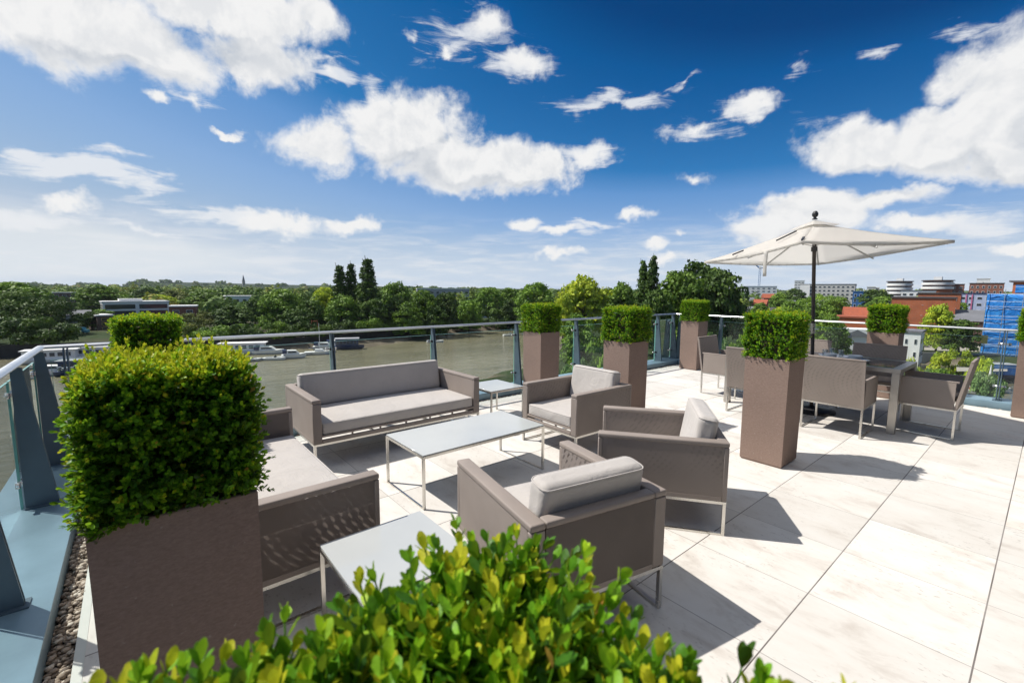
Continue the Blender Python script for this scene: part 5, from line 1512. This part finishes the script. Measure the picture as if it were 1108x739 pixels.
boat('house', 268, 383, 15, 'long white roofed houseboat moored left of the others')
boat('cruiser', 291, 383, 8, 'white canopied cruiser beside the white roofed houseboat')
boat('dinghy', 272, 391, 5, 'small pale boat below the white roofed houseboat', BANKDIR+.25)
boat('dinghy', 297, 389.5, 5.5, 'low grey open boat between two white boats', BANKDIR-.1)
boat('cruiser', 318, 387.5, 6, 'bright white cruiser nearest to the open water', BANKDIR+.15)
boat('sail', 344, 383.5, 7, 'white sailing boat with bare mast')
boat('cruiser', 352, 378, 7, 'white cruiser behind the sailing boat')
boat('cruiser', 366, 376.5, 7.5, 'white cruiser with dark canopy beside the navy houseboat')
boat('house', 378, 377.5, 9, 'navy blue houseboat at the right end of the moorings', None, 'navy')
boat('dinghy', 236, 393, 5, 'small white boat just right of the big bush')
boat('dinghy', 471, 370.5, 6, 'single small boat on the mud bank between two glass posts')
boat('dinghy', 552, 363.5, 6, 'lone small boat by the mud spit near the far post')
boat('house', 92, 389, 17, 'white roofed houseboat behind the rail left of the big bush', R(75))
boat('house', 62, 392, 13, 'grey white houseboat just inside the rail corner', R(80))
boat('cruiser', 60, 406, 8, 'white cruiser seen under the rail corner', R(70))
boat('house', 108, 404, 14, 'dark houseboat in front of the white roofed one', R(76), 'navy')
# pontoon
p, q = at(262, 391, WZ+.3), at(362, 380, WZ+.3); d = q-p
m = MB(); m.box(0, d.length, -.8, .8, -.25, .25); o = m.build('pontoon', 'concrete'); o.location = p; o.rotation_euler = (0, 0, math.atan2(d.y, d.x)); tag(o, 'long low grey pontoon between the moored boats', 'pontoon')
# teal van on the bank
p = far(82, 158, 0); g_ = gz(p.x, p.y); r = empty('van', (p.x, p.y, g_), R(60), 'small teal van parked under the trees at far left', 'van')
MB().prism([(-2.4, .4), (2.4, .4), (2.4, 1.2), (1.6, 1.4), (1.1, 2.2), (-2.4, 2.2)], 1, -.95, .95).build('body', 'teal_paint', r) if False else None
simple('teal_paint', (.05, .28, .33), .4)
MB().prism([(-2.4, .4), (2.4, .4), (2.4, 1.2), (1.6, 1.4), (1.1, 2.2), (-2.4, 2.2)], 1, -.95, .95).build('body', 'teal_paint', r)
for sx in (-1.5, 1.5):
    for sy in (-1, 1):
        MB().tube([(sx, sy*.8, .38), (sx, sy*1.0, .38)], .38, 12).build('wheel', 'dark_plastic', r)
MB().prism([(1.0, 1.45), (1.55, 1.45), (1.1, 2.05), (.6, 2.05)], 1, -.96, .96).build('window', 'window_glass', r)

# ------------------------------------------------------------------ RIGHT: creek side
def sheet(name, pts, z, mat):
    m = MB(); m.add([(x, y, z) for x, y in pts], [tuple(range(len(pts)))]); return tag(m.build(name, mat), kind='structure')
def gp(px, py, z=GZ): v = at(px, py, z); return (v.x, v.y)
sheet('quay_path', [gp(1000, 372), gp(1100, 374), gp(1100, 382), gp(1000, 379)], GZ+.05, 'path')
sheet('road', [gp(1000, 362), gp(1100, 364), gp(1100, 369), gp(1000, 367)], GZ+.054, 'asphalt')
sheet('quay', [gp(1035, 394), gp(1090, 394), gp(1090, 402), gp(1035, 402)], GZ+.058, 'path')
a, b_ = at(1046, 409, WZ), at(1098, 411, WZ)
r = empty('canal_barge', ((a.x+b_.x)/2, (a.y+b_.y)/2, WZ), math.atan2((b_-a).y, (b_-a).x), 'blue covered barge beyond the glass beside the right edge planter', 'boat')
L = (b_-a).length*1.2
boat_hull(L, 4, 1.2, .1).build('hull', 'navy', r)
MB().box(-L*.42, L*.36, -1.6, 1.6, 1.2, 3.4).build('cover', 'sheeting', r)
MB().box(-L*.44, L*.38, -1.7, 1.7, 3.402, 3.5).build('roof', 'grey_paint', r)
p = at(1069, 424, WZ); r = empty('sailing_boat', (p.x, p.y, WZ), R(30), 'little white boat with a slim white furled mast by the blue barge', 'boat')
boat_hull(6.5, 2.2, .8, .3).build('hull', 'white_paint', r)
zz = zof(1070, 395, (p-EYE).dot(Vector(((CR @ Vector((0, 0, -1))).x, (CR @ Vector((0, 0, -1))).y, 0)).normalized()))-WZ
MB().tube([(0, 0, .8), (0, 0, 3), (0, 0, max(5, zz))], [.12, .22, .05], 8).build('mast', 'white_paint', r)
p = at(1060, 427, WZ); r = empty('dinghy', (p.x, p.y, WZ), R(10), 'small red and white boat low behind the glass', 'boat')
boat_hull(5, 2, .8, .2).build('hull', 'white_paint', r); MB().box(-1.5, 1, -.6, .6, .82, 1.2).build('cover', 'rust', r)
p = far(1072, 118, 0); g_ = gz(p.x, p.y); r = empty('street_sign', (p.x, p.y, g_), R(40), 'small yellow sign on a post in front of the blue sheeting', 'sign')
MB().tube([(0, 0, 0), (0, 0, 3.4)], .08, 6).build('post', 'grey_paint', r); MB().box(-.7, .7, -.06, .06, 3.0, 5.2).build('sign_board', 'yellow_paint', r)
strip_wall('quay_wall', 'long pale quay wall across the creek', [gp(985, 383), gp(1100, 385)], GZ-2.5, GZ+.5, .5, 'concrete', 'wall')
strip_wall('garden_wall', 'brown brick garden wall beyond the creek path', [gp(1000, 368.5), gp(1040, 370), gp(1105, 374)], GZ, GZ+1.3, .4, 'brick_brown', 'wall')

# ------------------------------------------------------------------ HAZE
def haze():
    m = MB(); m.box(-5400, 5400, -5400, 5400, -40, 110); m_, nt, out = newmat('haze'); n = N(nt)
    v = n.n('ShaderNodeVolumePrincipled'); v.inputs['Color'].default_value = (.86, .93, 1, 1); v.inputs['Density'].default_value = HAZE
    nt.links.new(v.outputs[0], out.inputs['Volume']); M['haze'] = m_
    tag(m.build('haze', 'haze'), 'thin summer haze over the far woods', 'haze', kind='stuff')
HAZE = .00005
USE_HAZE = True
if USE_HAZE: haze()

# ------------------------------------------------------------------ render
sc = scene
sc.view_settings.view_transform = 'Standard'; sc.view_settings.look = 'None'; sc.view_settings.gamma = 1; sc.view_settings.exposure = .38
sc.view_settings.use_curve_mapping = False
sc.cycles.max_bounces = 8; sc.cycles.diffuse_bounces = 3; sc.cycles.glossy_bounces = 3; sc.cycles.transmission_bounces = 4; sc.cycles.transparent_max_bounces = 12
sc.cycles.volume_bounces = 0
sc.cycles.use_adaptive_sampling = True; sc.cycles.adaptive_threshold = .02
sc.cycles.use_denoising = True
